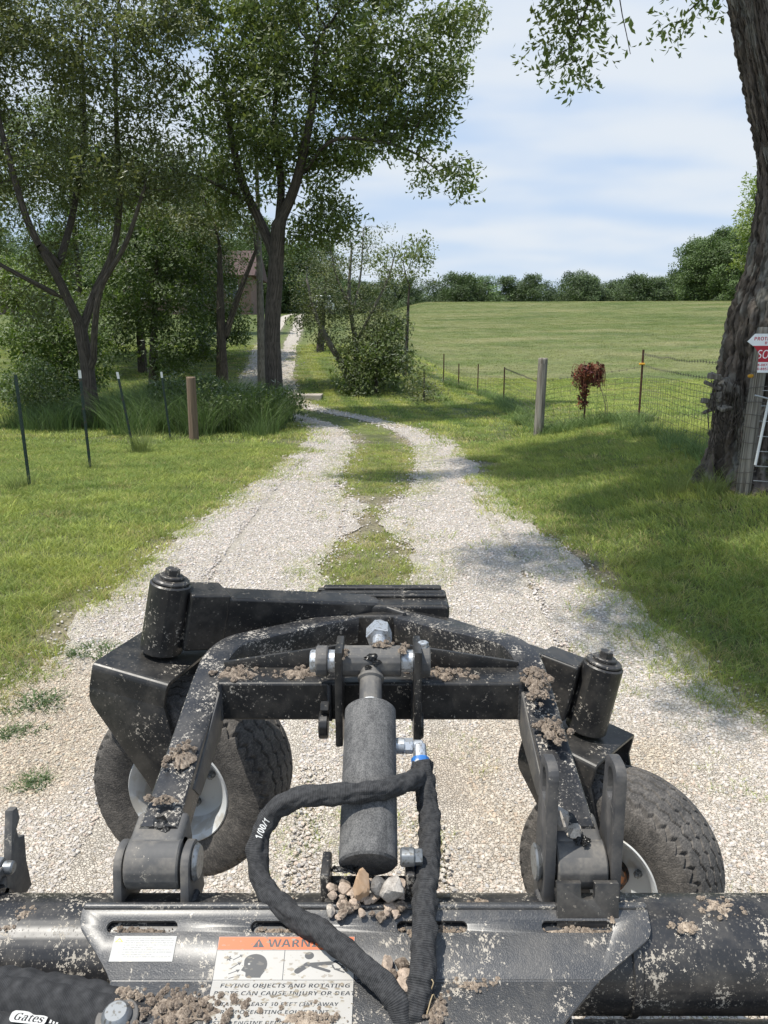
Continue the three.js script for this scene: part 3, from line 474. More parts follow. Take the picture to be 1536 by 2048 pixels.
function limbs({ N, ch }, rough = 0.12, minSeg = 5, seed = 3) {
  const pos = [], nor = [], uv = [], idx = [], done = new Set();
  const order = N.map((q, i) => i).filter((i) => N[i].par < 0), stack = [...order.map((i) => [-1, i])];
  while (stack.length) {
    const [par, start] = stack.pop(), line = par >= 0 ? [par, start] : [start]; let i = start;
    for (;;) { const c = ch[i]; if (!c.length) break; let best = c[0]; for (const k of c) if (N[k].r > N[best].r) best = k; for (const k of c) if (k !== best) stack.push([i, k]); line.push(best); i = best; }
    if (line.length < 2) continue;
    const r0 = N[line[par >= 0 ? 1 : 0]].r, m = r0 > 0.12 ? 20 : r0 > 0.05 ? 10 : r0 > 0.02 ? 6 : 4; let nrm = null, base = pos.length / 3, L = 0;
    line.forEach((id, k) => {
      const p = N[id].p, a = N[line[Math.max(0, k - 1)]].p, b = N[line[Math.min(line.length - 1, k + 1)]].p, t = b.clone().sub(a).normalize();
      if (!nrm) nrm = Math.abs(t.x) < 0.8 ? V3(1, 0, 0) : V3(0, 0, 1); nrm = nrm.clone().addScaledVector(t, -nrm.dot(t)).normalize(); const bi = t.clone().cross(nrm);
      const r = (par >= 0 && k === 0 ? Math.min(r0 * 1.25, N[id].r * 0.9) : N[id].r); if (k) L += p.distanceTo(N[line[k - 1]].p);
      for (let j = 0; j <= m; j++) { const an = (j % m) / m * 6.28319, q = r * (1 + (m > 6 ? rough * fb(Math.cos(an) * 1.6 + seed + id * 0.003, Math.sin(an) * 1.6, L * 0.9, 3) * 2 : 0)), c = Math.cos(an), s = Math.sin(an); const x = nrm.x * c + bi.x * s, y = nrm.y * c + bi.y * s, z = nrm.z * c + bi.z * s; pos.push(p.x + x * q, p.y + y * q, p.z + z * q); nor.push(x, y, z); uv.push(j / m * 6.28 * Math.max(r0, 0.03), L); }
    });
    for (let k = 0; k < line.length - 1; k++) for (let j = 0; j < m; j++) { const a = base + k * (m + 1) + j, b = a + m + 1; idx.push(a, a + 1, b, a + 1, b + 1, b); }
  }
  const g = new THREE.BufferGeometry(); g.setAttribute('position', new THREE.Float32BufferAttribute(pos, 3)); g.setAttribute('normal', new THREE.Float32BufferAttribute(nor, 3)); g.setAttribute('uv', new THREE.Float32BufferAttribute(uv, 2)); g.setIndex(idx); return g;
}
function foliage(sk, { seed = 5, per = 3, maxR = 0.03, spread = 0.3, size = [0.75, 1.35], sparse = 0.3, tone = [1, 1, 1], vary = 0.5, gap = 0, skip }) {
  const R = rng(seed), L = [];
  for (const q of sk.N) {
    if (q.r > maxR || q.fixed) continue; const p = q.p; if (skip && skip(p)) continue;
    if (fb(p.x * 0.55 + seed, p.y * 0.55, p.z * 0.55, 3) < -sparse * (0.4 + 0.6 * R())) continue;
    if (fb(p.x * 1.5 + seed * 1.7, p.y * 1.5, p.z * 1.5, 2) < -0.01 && R() < gap) continue;
    const n = per * (q.tip ? 1.7 : 1), k = Math.floor(n) + (R() < n % 1 ? 1 : 0);
    for (let i = 0; i < k; i++) { const s = lerp(size[0], size[1], R()), v = 1 - vary / 2 + vary * R() + 0.25 * fb(p.x * 0.8, p.y * 0.8 + seed, p.z * 0.8, 2), y = R(); L.push([p.x + (R() - 0.5) * 2 * spread, p.y + (R() - 0.5) * 1.6 * spread, p.z + (R() - 0.5) * 2 * spread, s, R() * 6.28, (R() - 0.5) * 0.9, (R() - 0.5) * 0.9, tone[0] * v * (1 + 0.16 * y), tone[1] * v, tone[2] * v * (1 - 0.2 * y)]); }
  }
  return L;
}
function tree(name, at, stems, blobs, g, f, bark, leaf, sprig, label, category, group) {
  const t = thing(name, at, label, category || 'tree', group), sk = grow(stems, blobs, g);
  part('trunk', limbs(sk, g.rough, 5, g.seed), bark, t);
  const L = foliage(sk, f); scatter('crown', sprig, leaf, L, null, null, t); t.userData.leaves = undefined; delete t.userData.leaves;
  return t;
}
const E3 = (x, h, D, rx, ry, rz, n) => [V3(x, h, -D), V3(rx, ry, rz), n];   // centre x, height, D; radii; how many points
const S = (x, h, D, r) => [V3(x, h, -D), r];
const stem = (pts, from, share) => ({ pts, par: from ? () => from.ids[Math.round((from.ids.length - 1) * share)] : null });

{ // slender tree beside the bend, forked at half height
  const D = 19, g0 = ground(-2.72, D), a = stem([S(-2.66, g0 - 0.1, D, 0.3), S(-2.7, g0 + 0.5, D, 0.215), S(-2.72, 2.2, D, 0.195), S(-2.62, 3.3, D, 0.19), S(-2.55, 4.1, D, 0.185), S(-2.5, 4.6, D, 0.17)]);
  const b = stem([S(-2.5, 4.6, D, 0.13), S(-2.1, 5.4, D - 0.1, 0.115), S(-1.85, 6.1, D - 0.3, 0.1), S(-1.6, 7.2, D - 0.4, 0.08), S(-1.5, 8.4, D - 0.3, 0.05)], a, 1);
  const c = stem([S(-2.62, 3.9, D, 0.12), S(-2.95, 4.7, D + 0.2, 0.11), S(-3.3, 5.4, D + 0.3, 0.1), S(-3.55, 6.4, D + 0.3, 0.08), S(-3.7, 7.6, D + 0.4, 0.05)], a, 0.82);
  const d = stem([S(-2.5, 4.6, D, 0.1), S(-2.45, 5.6, D + 0.3, 0.09), S(-2.6, 6.8, D + 0.5, 0.07), S(-2.5, 8.2, D + 0.6, 0.04)], a, 1);
  const e = stem([S(-2.0, 5.6, D, 0.06), S(-1.2, 6.3, D - 0.6, 0.045), S(-0.3, 6.25, D - 0.9, 0.035), S(0.6, 6.0, D - 1, 0.025), S(1.2, 5.6, D - 1, 0.014)], b, 0.4);
  const h = stem([S(-3.1, 5.1, D + 0.2, 0.05), S(-4.0, 5.5, D - 0.5, 0.04), S(-4.9, 5.7, D - 1, 0.02)], c, 0.45);
  tree('slender_tree', V3(-2.7, g0, -D), [a, b, c, d, e, h],
    [E3(-0.2, 8.4, D, 2.5, 1.5, 2, 330), E3(0.5, 7.4, D - 0.6, 1.4, 0.8, 1.2, 130), E3(1.9, 8.9, D - 0.5, 0.7, 0.9, 0.9, 60), E3(-2.9, 7.4, D, 2.2, 2.0, 2.0, 260), E3(-3.9, 6.0, D, 1.4, 1.2, 1.4, 110), E3(-1.2, 10, D, 2.8, 1.6, 2, 240), E3(1.3, 5.7, D - 1, 0.75, 0.5, 0.6, 46), E3(-1.35, 5.0, D + 0.2, 0.85, 0.8, 0.8, 60), E3(-3.0, 9.8, D, 2.2, 1.6, 2, 160), E3(-0.9, 6.7, D + 0.3, 1.2, 0.7, 1.0, 70)],
    { seed: 21, step: 0.2, kill: 0.34, reach: 1.6, up: 0.0, tip: 0.0075, rough: 0.06 }, { seed: 22, per: 3.1, spread: 0.24, sparse: 0.2, maxR: 0.022, vary: 0.6, gap: 0.88 }, M.bark2, M.leaf, SPRIG.hang,
    'tall slender dark-trunked tree at the bend, its leafy limbs reaching right over the sky', 'tree');
}
{ // many-stemmed dark tree on the left
  const D = 17.4, k = D / 1518, X = (x) => (x - 768) * k, Y = (y) => 1.72 + (700 - y) * k * (y < 500 ? 1.04 : 1), g0 = ground(X(185), D), P = (x, y, dz, r) => S(X(x), Y(y), D + dz, r);
  const a = stem([S(X(187), g0 - 0.1, D, 0.3), P(186, 800, 0, 0.165), P(184, 720, 0, 0.145), P(176, 650, 0, 0.135)]);
  const b = stem([P(176, 650, 0, 0.105), P(150, 560, -0.3, 0.085), P(118, 490, -0.5, 0.07), P(95, 380, -0.6, 0.055), P(70, 250, -0.5, 0.05), P(60, 120, -0.4, 0.03)], a, 1);
  const c = stem([P(178, 670, 0, 0.1), P(205, 590, 0.2, 0.085), P(240, 520, 0.3, 0.075), P(258, 440, 0.4, 0.065), P(262, 330, 0.4, 0.05), P(266, 180, 0.5, 0.04)], a, 0.9);
  const d = stem([P(196, 735, 0, 0.085), P(215, 660, -0.3, 0.07), P(238, 590, -0.5, 0.055), P(300, 510, -0.8, 0.05), P(345, 430, -1, 0.03)], a, 0.5);
  const e = stem([P(150, 560, -0.3, 0.08), P(168, 450, 0.4, 0.07), P(185, 300, 0.9, 0.05), P(190, 160, 1, 0.03)], b, 0.25);
  const f = stem([P(165, 610, 0, 0.07), P(90, 560, -0.8, 0.05), P(30, 520, -1.2, 0.03)], b, 0.1);
  tree('spreading_tree', V3(X(187), g0, -D), [a, b, c, d, e, f],
    [E3(-7.5, 8.2, D, 2.6, 2.6, 2.2, 420), E3(-5.4, 8.3, D, 1.9, 2.4, 1.9, 300), E3(-8.7, 5.6, D - 0.5, 1.9, 1.6, 1.6, 190), E3(-6.4, 5.8, D, 1.9, 1.3, 1.7, 150), E3(-4.7, 5.4, D - 0.4, 1.1, 0.9, 1.1, 90), E3(-6.6, 10.6, D, 2.6, 1.2, 2, 150), E3(-9.2, 3.6, D - 0.4, 1.1, 1.0, 1.1, 70), E3(-8.0, 3.3, D + 0.3, 1.0, 1.1, 1.0, 50)],
    { seed: 31, step: 0.22, kill: 0.36, reach: 1.7, up: 0.02, tip: 0.0075, rough: 0.06 }, { seed: 32, per: 3.0, spread: 0.25, sparse: 0.18, maxR: 0.02, vary: 0.6, gap: 0.85 }, M.bark2, M.leafOlive, SPRIG.fine,
    'wide spreading tree with several dark stems behind the steel posts on the left', 'tree');
}
{ // trees deeper in the thicket
  const small = (x, D, lean, top, blobs, seed, label, opt = {}) => { const g0 = ground(x, D), r = opt.r ?? 0.12; const a = stem([S(x, g0 - 0.1, D, r * 1.5), S(x + lean * 0.2, g0 + top * 0.25, D, r), S(x + lean * 0.55, g0 + top * 0.55, D, r * 0.75), S(x + lean, g0 + top * 0.85, D, r * 0.4)]); const st = [a]; if (opt.fork) { const [sh, dx, dh] = opt.fork, p = a.pts[1][0]; st.push(stem([S(p.x, p.y, D, r * 0.75), S(p.x + dx * 0.45, p.y + dh * 0.5, D, r * 0.6), S(p.x + dx, p.y + dh, D, r * 0.35)], a, sh)); }
    return tree('understorey_tree', V3(x, g0, -D), st, blobs, { seed, step: 0.24, kill: 0.4, reach: 1.7, tip: 0.007, rough: 0.05 }, { seed: seed + 1, per: opt.per ?? 2, spread: 0.3, sparse: opt.sparse ?? 0.3, maxR: 0.02, tone: opt.tone ?? [1, 1, 1] }, opt.bark ?? M.bark2, opt.leaf ?? M.leaf, opt.sprig ?? SPRIG.mid, label, 'tree', opt.group); };
  small(-5.15, 24.5, 0.1, 5.2, [E3(-5.6, 6.0, 24.5, 1.9, 1.2, 1.6, 130), E3(-4.6, 7.2, 24.5, 1.4, 1.0, 1.4, 60), E3(-4.7, 3.4, 24.3, 1.0, 0.6, 1.0, 26)], 41, 'crooked tree with a wide V of bare limbs, just left of the slender forked tree', { r: 0.15, fork: [0.45, 1.2, 3.0], sparse: 0.05, per: 1.4, leaf: M.leafOlive });
  small(-3.95, 25, 0.05, 8.2, [E3(-4.1, 8.6, 25, 1.2, 1.4, 1.2, 60)], 43, 'thin straight pole-like tree close behind the slender forked tree', { r: 0.115, sparse: 0.05, per: 1.2, bark: M.paleBark });
  small(-7.5, 25, 0.4, 5, [E3(-7.2, 4.1, 25, 2.2, 2.3, 1.8, 260), E3(-6.4, 2.0, 24.5, 1.4, 1.2, 1.4, 90)], 45, 'dense bushy green tree in the dark middle of the thicket', { per: 3, tone: [0.75, 0.88, 0.7] });
  small(-10.0, 22, -0.4, 4, [E3(-9.9, 3.0, 22, 1.6, 1.7, 1.4, 170), E3(-9.2, 1.5, 21.5, 0.9, 0.8, 0.9, 50)], 47, 'bright green bushy tree low behind the spreading tree, toward the left edge', { per: 3, tone: [1.2, 1.3, 0.9] });
  small(-13.4, 24, 0.3, 6, [E3(-13.2, 5.6, 24, 2.3, 2.6, 2, 240)], 49, 'leafy tree at the far left edge behind the spreading tree', { per: 2.6 });
  small(-8.6, 27.5, 0, 7, [E3(-8.4, 6.4, 27.5, 2.8, 2.6, 2, 280), E3(-9.5, 3.0, 27, 1.6, 1.6, 1.4, 100)], 51, 'tall shady tree standing deepest behind the thicket', { per: 2.6, tone: [0.8, 0.9, 0.8] });
  small(-11.2, 29, 0, 8, [E3(-11.6, 8, 29, 3.2, 3, 2.2, 300)], 53, 'round crowned tree seen through the gaps of the spreading tree', { per: 2.4 });
  small(-2.6, 31.5, 0.3, 3.2, [E3(-2.5, 4.4, 31.5, 1.1, 1.5, 1.1, 80)], 55, 'loose small tree right of the slender trunk, in front of the hill', { per: 1.2, sparse: 0.05, leaf: M.leafOlive, sprig: SPRIG.fine });
  small(-8.6, 20.6, 0, 2.4, [E3(-8.7, 1.8, 20.6, 1.7, 1.6, 1.0, 210)], 143, 'leafy bush directly behind the stems of the spreading tree', { per: 3, r: 0.05, tone: [0.85, 1, 0.72], sparse: 0.3 });
  small(-7.0, 30, 0, 6.5, [E3(-7.2, 5.6, 30, 2.4, 2.6, 1.8, 260), E3(-6.2, 3.2, 29.5, 1.5, 1.3, 1.3, 100)], 147, 'broad leafy tree in front of the brick house', { per: 2.6, tone: [0.7, 0.8, 0.65] });  // leaf tone lowered to paint in the dense shade of the crowns above
  small(-9.8, 40, 0, 8, [E3(-10, 8.2, 40, 3.2, 3.2, 2.2, 260)], 149, 'tree on the hillside in front of the house, seen between trunks', { per: 3 });
  // right of the far driveway
  const g0 = ground(-1.0, 25), W = (px, py, dz, r) => S((px - 768) * 0.01647, 1.72 + (700 - py) * 0.01647, 25 + dz, r);
  const a = stem([S(-1.0, g0 - 0.1, 25, 0.16), W(690, 735, 0, 0.11), W(664, 690, -0.2, 0.09), W(640, 640, -0.4, 0.06), W(622, 570, -0.4, 0.035)]), b = stem([W(712, 760, 0, 0.1), W(712, 690, 0.2, 0.075), W(700, 600, 0.3, 0.06), W(706, 500, 0.4, 0.03)], a, 0.1), c = stem([W(712, 690, 0, 0.06), W(744, 630, -0.3, 0.045), W(775, 570, -0.5, 0.03), W(790, 520, -0.5, 0.018)], b, 0.35), e = stem([W(702, 620, 0.2, 0.045), W(676, 560, 0.2, 0.03), W(660, 480, 0.2, 0.018)], b, 0.7), h = stem([W(704, 640, 0.1, 0.04), W(722, 560, 0.4, 0.03), W(728, 470, 0.5, 0.016)], b, 0.6);
  tree('willowy_tree', V3(-1.0, g0, -25), [a, b, c, e, h], [E3(-0.5, 1.75, 25, 1.3, 1.0, 1.2, 150), E3(-0.1, 2.6, 24.8, 0.9, 0.8, 1.0, 70), E3(-2.0, 3.0, 25, 1.3, 1.1, 1.1, 120), E3(-1.0, 3.7, 25, 1.6, 1.1, 1.2, 120), E3(-0.7, 5.0, 25, 1.2, 1.0, 1.0, 60), E3(-2.3, 4.6, 25, 1.0, 0.9, 0.9, 45)], { seed: 61, step: 0.2, kill: 0.33, reach: 1.5, tip: 0.0065, rough: 0.05 }, { seed: 62, per: 1.9, spread: 0.28, sparse: 0.15, maxR: 0.017, tone: [0.95, 0.98, 0.85], size: [0.6, 1.1], skip: (p) => p.y > 3.4 && Math.abs(pn(p.x * 1.7, p.y * 1.7, p.z)) < 0.12 }, M.paleBark, M.leafLight, SPRIG.fine, 'pale willowy tree leaning over a dark bush, right of the far driveway', 'tree');
  small(0.75, 27, 0.12, 3.6, [E3(0.95, 4.9, 27, 0.85, 1.05, 0.85, 90), E3(0.1, 4.5, 27, 0.7, 0.8, 0.7, 40)], 63, 'small round crowned tree standing above the bush against the sky', { per: 2.2, sparse: 0.2, r: 0.07 });
  small(-0.25, 24.4, 0, 1.8, [E3(-0.3, 1.25, 24.4, 1.25, 0.95, 1.1, 170), E3(0.3, 2.1, 24.6, 0.6, 0.8, 0.7, 60), E3(-0.9, 0.7, 24, 0.6, 0.5, 0.6, 40)], 65, 'dark rounded bush at the foot of the pale willowy tree', { per: 3.4, sparse: 0.5, leaf: M.leaf, tone: [0.85, 0.92, 0.8], r: 0.05 });
  small(1.2, 23, 0, 1.1, [E3(1.2, 0.85, 23, 0.5, 0.6, 0.5, 60)], 67, 'light green shrub growing at the far end of the right fence', { per: 2.6, r: 0.03, sparse: 0.2, leaf: M.leafOlive, sprig: SPRIG.fine });
  const gi = ground(34, 72);
  tree('tall_field_tree', V3(34.5, gi, -72), [stem([S(34.5, gi - 0.3, 72, 0.5), S(34.3, gi + 4, 72, 0.4), S(34, gi + 9, 72, 0.2)])], [E3(34.6, gi + 8, 72, 3.2, 5.4, 3, 260), E3(33.6, gi + 11.6, 72, 1.6, 1.8, 1.6, 60)], { seed: 71, step: 0.5, kill: 0.8, reach: 3.5, tip: 0.02, rough: 0.05 }, { seed: 72, per: 2.6, spread: 0.6, size: [1.1, 1.8], sparse: 0.35, maxR: 0.08, tone: [1.5, 1.55, 1.2] }, M.bark2, M.leaf, sprigGeo(9, 26, 0.1, 0.6, 0.2), 'tall pale green tree beyond the field, partly behind the big trunk on the right', 'tree');
}
{ // old tree by the gate post: furrowed trunk, high crown that shades lawn and driveway
  const x0 = 4.0, D0 = 8.05, g0 = ground(x0, D0), t = thing('old_shade_tree', V3(x0, g0, -D0), 'thick furrowed old tree trunk behind the signed gate post, its high crown overhead', 'tree');
  const C = [[4.0, g0 - 0.25, 0.72], [3.97, g0 + 0.0, 0.54], [3.96, g0 + 0.25, 0.45], [3.96, g0 + 0.6, 0.415], [3.96, 1.25, 0.405], [3.96, 1.75, 0.395], [3.97, 2.15, 0.375], [3.99, 2.5, 0.29], [3.97, 2.95, 0.225], [3.9, 3.5, 0.18], [3.7, 4.18, 0.175], [3.575, 4.55, 0.16], [3.44, 4.98, 0.15], [3.12, 5.8, 0.14], [2.85, 6.6, 0.13], [2.6, 7.4, 0.12]];
  const cv = new THREE.CatmullRomCurve3(C.map(([x, h]) => V3(x, h, -D0))), rr = curve1(C.map((c, i) => [i / (C.length - 1), c[2]]));
  const n = 620, m = 240, pos = [], uv = [], idx = [];
  for (let i = 0; i <= n; i++) {
    const s = i / n, p = cv.getPoint(s), h = p.y - g0, base = rr(s);
    for (let j = 0; j <= m; j++) {
      const a = (j % m) / m * 6.283185, c = Math.cos(a), q = Math.sin(a), fl = Math.exp(-Math.max(0, h) * 2.6), but = 1 + fl * (0.3 * Math.cos(a * 3 + 0.4) + 0.18 * Math.cos(a * 5 + 2.1)) * 0.8;
      const w = 1.1 * fb(c * 2.4, q * 2.4, h * 1.3, 2), ridge = Math.abs(fb(c * 6.4 + w, q * 6.4 + w, h * 2.6, 3)), cell = Math.abs(fb(c * 13 + w * 2, q * 13, h * 8.5, 2));
      let r = base * but + 0.075 * (Math.pow(clamp(ridge * 3.6), 0.7) - 0.5) * (base / 0.42) + 0.03 * (clamp(cell * 3.4) - 0.5) + 0.06 * fb(c * 1.2, q * 1.2, h * 0.9, 3);
      const k = Math.hypot((Math.atan2(Math.sin(a - 2.0), Math.cos(a - 2.0))) * 2.3, (h - 1.75) * 3.6); r += 0.09 * Math.exp(-k * k) - 0.07 * Math.exp(-Math.pow((k - 0.1) * 3.2, 2)) ;
      pos.push(p.x + c * r, p.y + (h < 0.1 ? 0 : 0), p.z + q * r); uv.push(j / m * 2.7, h);
    }
  }
  for (let i = 0; i < n; i++) for (let j = 0; j < m; j++) { const a = i * (m + 1) + j, b = a + m + 1; idx.push(a, b, a + 1, a + 1, b, b + 1); }
  const g = new THREE.BufferGeometry(); g.setAttribute('position', new THREE.Float32BufferAttribute(pos, 3)); g.setAttribute('uv', new THREE.Float32BufferAttribute(uv, 2)); g.setIndex(idx); g.computeVertexNormals();
  part('trunk', g, M.bark, t);
  const a = stem([S(2.6, 7.35, D0, 0.12), S(2.4, 8.1, D0 + 0.7, 0.11), S(1.4, 8.8, D0 + 1, 0.09), S(0, 9.2, D0 + 1.6, 0.06)]), b = stem([S(2.75, 6.9, D0, 0.1), S(4.2, 8.2, D0 + 1, 0.09), S(5.2, 9.2, D0 + 2.4, 0.06)]), c = stem([S(2.6, 7.35, D0, 0.1), S(2.2, 8.2, D0 - 0.6, 0.08), S(1.2, 8.9, D0 - 0.3, 0.05)]), second = stem([S(4.1, 2.35, D0 + 0.05, 0.3), S(4.3, 3.1, D0 + 0.1, 0.25), S(4.7, 4.5, D0 + 0.4, 0.21), S(5.6, 6.6, D0 + 0.8, 0.18), S(7.0, 8.4, D0 + 1.4, 0.1)]);
  const hang = stem([S(2.6, 8.5, D0 + 1.4, 0.05), S(2.8, 7.2, D0 + 1.2, 0.03), S(2.4, 5.9, D0 + 1.2, 0.016), S(2.0, 4.8, D0 + 1.2, 0.007)]), hang2 = stem([S(2.9, 8.3, D0 + 0.9, 0.035), S(3.6, 6.8, D0 + 1.1, 0.02), S(3.5, 5.5, D0 + 1.3, 0.01)]), twig = stem([S(2.7, 6.9, D0 + 1.2, 0.02), S(2.55, 5.7, D0 + 1.25, 0.009), S(2.75, 4.95, D0 + 1.3, 0.004)]);
  const sk = grow([a, b, c, second, hang, hang2, twig], [E3(-1.0, 9.5, 10, 1.8, 0.8, 1.9, 190), E3(0.8, 9.7, 9, 2.0, 1.0, 2.2, 230), E3(2.6, 9.7, 8, 2.2, 1.2, 2.2, 230), E3(-0.3, 9.3, 6.4, 1.6, 0.8, 1.5, 130), E3(1.4, 9.2, 5.2, 1.8, 0.9, 1.5, 140), E3(4.6, 9.8, 8, 2.2, 1.4, 2.2, 180), E3(-3.5, 9.6, 9.1, 1.2, 0.45, 0.5, 50), E3(-2.3, 9.3, 4.9, 0.9, 0.5, 0.45, 40), E3(3.6, 9.2, 4.6, 1.6, 1, 1.5, 110), E3(-0.9, 9.4, 3.5, 1.5, 0.8, 1.1, 110), E3(1.5, 9.4, 3.1, 1.8, 0.9, 1.2, 130), E3(2.12, 5.15, D0 + 1.2, 0.18, 0.5, 0.22, 30), E3(2.4, 5.9, D0 + 1.2, 0.3, 0.4, 0.3, 16), E3(3.45, 5.45, D0 + 1.3, 0.2, 0.16, 0.2, 12)], { seed: 81, step: 0.2, kill: 0.32, reach: 1.6, up: 0, tip: 0.007, rough: 0.08 });
  part('limb', limbs(sk, 0.08), M.bark2, t);
  scatter('crown', SPRIG.mid, M.leaf, foliage(sk, { seed: 82, per: 6, spread: 0.26, maxR: 0.024, sparse: 0.6, size: [0.5, 0.9] }), null, null, t);
  // cut limb stub with a torn grey end and hanging roots on the trunk's left
  const st = [bar(V3(3.8, 1.24, -D0 + 0.1), V3(3.42, 1.36, -D0 + 0.24), 0.13, 0.14, 0.05)]; { const Q = rng(66); for (let i = 0; i < 16; i++) { const p = V3(3.5 - 0.16 * Q(), 1.15 + 0.34 * Q(), -D0 + 0.16 + 0.16 * Q()), q = p.clone().add(V3(-0.05 - 0.13 * Q(), 0.16 * (Q() - 0.45), 0.1 * (Q() - 0.3))); st.push(bar(p, q, 0.03 + 0.05 * Q(), 0.02 + 0.04 * Q(), 0.008, V3(Q() - 0.5, 1, Q() - 0.5).normalize())); } }
  part('broken_limb_stub', st, M.barkGrey ?? M.post, t);
  const vines = []; const R = rng(88); for (let i = 0; i < 26; i++) { const x = 3.28 + R() * 0.3, y = 1.3 + R() * 0.12, z = -D0 + 0.2 + R() * 0.2; vines.push(tube([V3(x, y, z), V3(x - 0.1 + R() * 0.2, y - 0.25, z + 0.06 * R()), V3(x - 0.16 + R() * 0.3, y - 0.35 - 0.5 * R(), z + 0.08 * R())], () => 0.006, 10, 5)); }
  part('hanging_vine', vines, M.bark2, t);
}
{ // woods along the skyline
  const R = rng(91), L = [];
  for (let k = 0; k < 480; k++) {
    const az = -0.62 + 1.3 * R(), D = 165 + R() * 60, x = Math.tan(az) * D, g0 = ground(x, D) - 2, right = sstep(0.36, 0.5, az), hgt = 10.6 + 1.6 * R() + (R() < 0.06 ? 2.2 : 0) + right * 5, w = 3.6 + 2.6 * R(), bright = R() < 0.12 ? 1.6 : 1;
    for (let i = 0; i < 84; i++) { const a = R() * 6.28, q = Math.sqrt(R()), v = R(), rad = w * Math.pow(Math.sin(Math.PI * (0.16 + 0.8 * v)), 0.7) * q, t = (0.75 + 0.4 * R()) * bright; L.push([x + Math.cos(a) * rad, g0 + hgt * (0.05 + 0.95 * v) - 0.8, -D + Math.sin(a) * rad, 0.9 + 0.5 * R(), R() * 6.28, R() - 0.5, R() - 0.5, 1.1 * t, 1.15 * t, 1.1 * t]); }
  }
  for (let k = 0; k < 40; k++) { const D = 118 + R() * 12, x = 50 + R() * 22, g0 = ground(x, D) - 1, hgt = 8 + 8 * sstep(50, 66, x) * R() + 3 * R(), w = 3.4; for (let i = 0; i < 100; i++) { const a = R() * 6.28, v = R(), rad = w * Math.pow(Math.sin(Math.PI * (0.16 + 0.8 * v)), 0.7) * Math.sqrt(R()), t = 0.95 + 0.5 * R(); L.push([x + Math.cos(a) * rad, g0 + hgt * v, -D + Math.sin(a) * rad, 0.8 + 0.4 * R(), R() * 6.28, R() - 0.5, R() - 0.5, 1.15 * t, 1.2 * t, 1.05 * t]); } }
  for (let k = 0; k < 60; k++) { const D = 100 + R() * 30, x = -60 + R() * 52, g0 = ground(x, D) - 1, hgt = 7 + 6 * R(), w = 3.6; if (Math.abs(x + 24) < 7 && D < 112) continue; for (let i = 0; i < 90; i++) { const a = R() * 6.28, v = R(), rad = w * Math.pow(Math.sin(Math.PI * (0.16 + 0.8 * v)), 0.7) * Math.sqrt(R()), t = 0.95 + 0.5 * R(); L.push([x + Math.cos(a) * rad, g0 + hgt * v, -D + Math.sin(a) * rad, 0.8 + 0.4 * R(), R() * 6.28, R() - 0.5, R() - 0.5, 1.15 * t, 1.2 * t, 1.05 * t]); } }
  scatter('distant_woods', SPRIG.clump, M.leafDark, L, 'distant woods along the skyline behind field and hill', 'woods');
}
{ // rank growth under the left trees, and along the right fence
  const blade = tuftGeo(14, 26, 0.85, 0.26, 0.008, 0.75, 3), broad = tuftGeo(15, 16, 0.55, 0.2, 0.012, 0.9, 3), R = rng(99), A = [], B = [];
  for (let i = 0; i < 2600; i++) { const D = 15.2 + R() * 5.6, x = -8.5 + R() * 6.1, e = fb(x * 0.7, D * 0.7, 4, 3) * 2.2 + (R() - 0.5) * 0.7; if (D < 15.9 + 0.9 * sstep(-4.2, -8.2, x) + e || onTrack(x, D) > -0.35 || (x < -7.2 && D > 18.6)) continue; const v = 0.4 + 0.65 * R(), s = (0.35 + 0.85 * R()) * (0.75 + 0.45 * sstep(-8.2, -5, x)); A.push([x, ground(x, D) - 0.02, -D, s, R() * 6.28, 0, 0, 0.62 * v, 0.8 * v, 0.72 * v]); }
  scatter('tall_grass', blade, M.grass, A, 'tall dark grass growing rank under the trees on the left', 'grass');
  for (const [x0, x1, D0, D1, n] of [[2.1, 3.1, 26.4, 25.2, 60], [3.15, 3.45, 25.2, 22, 90], [3.4, 2.95, 22, 14.4, 170], [2.9, 4.7, 14.0, 13.6, 190], [4.2, 4.0, 13.2, 9, 80], [3.9, 4.6, 8.3, 7.2, 30]]) for (let i = 0; i < n; i++) { const t = R(), x = lerp(x0, x1, t) + (R() - 0.5) * 0.45, D = lerp(D0, D1, t) + (R() - 0.5) * 0.6, v = 0.65 + 0.5 * R(); B.push([x, ground(x, D) - 0.02, -D, 0.28 + 0.38 * R(), R() * 6.28, 0, 0, 0.8 * v, 0.95 * v, 0.95 * v]); }
  scatter('fence_grass', broad, M.grass, B, 'longer unmown grass growing along the foot of the right fence', 'grass');
  const shrub = (x, D, r, h, seed, label, leaf = M.leaf) => { const g0 = ground(x, D); tree('shrub', V3(x, g0, -D), [stem([S(x, g0 - 0.05, D, 0.03), S(x + 0.05, g0 + h * 0.5, D, 0.02)])], [E3(x, g0 + h * 0.55, D, r, h * 0.55, r, Math.round(60 * r * h + 20))], { seed, step: 0.14, kill: 0.22, reach: 1.2, tip: 0.004, rough: 0 }, { seed: seed + 1, per: 1.8, spread: 0.2, maxR: 0.02, sparse: 0.5, size: [0.6, 1.0], tone: [0.85, 0.95, 0.9] }, M.bark2, leaf, SPRIG.mid, label, 'shrub'); };
  shrub(-2.75, 17.3, 0.75, 0.95, 201, 'dark green shrub at the foot of the slender tree, beside the gravel');
  shrub(-3.7, 17.0, 0.8, 1.0, 203, 'shady shrub just right of the short brown post');
  shrub(-4.75, 17.8, 0.9, 1.05, 205, 'low shaded shrub behind the short brown post');
  shrub(-2.35, 18.8, 0.4, 0.8, 207, 'thin leafy sapling shrub on the right side of the slender trunk');
  shrub(-8.4, 18.6, 0.9, 1.4, 209, 'leafy shrub under the left side of the spreading tree');
}

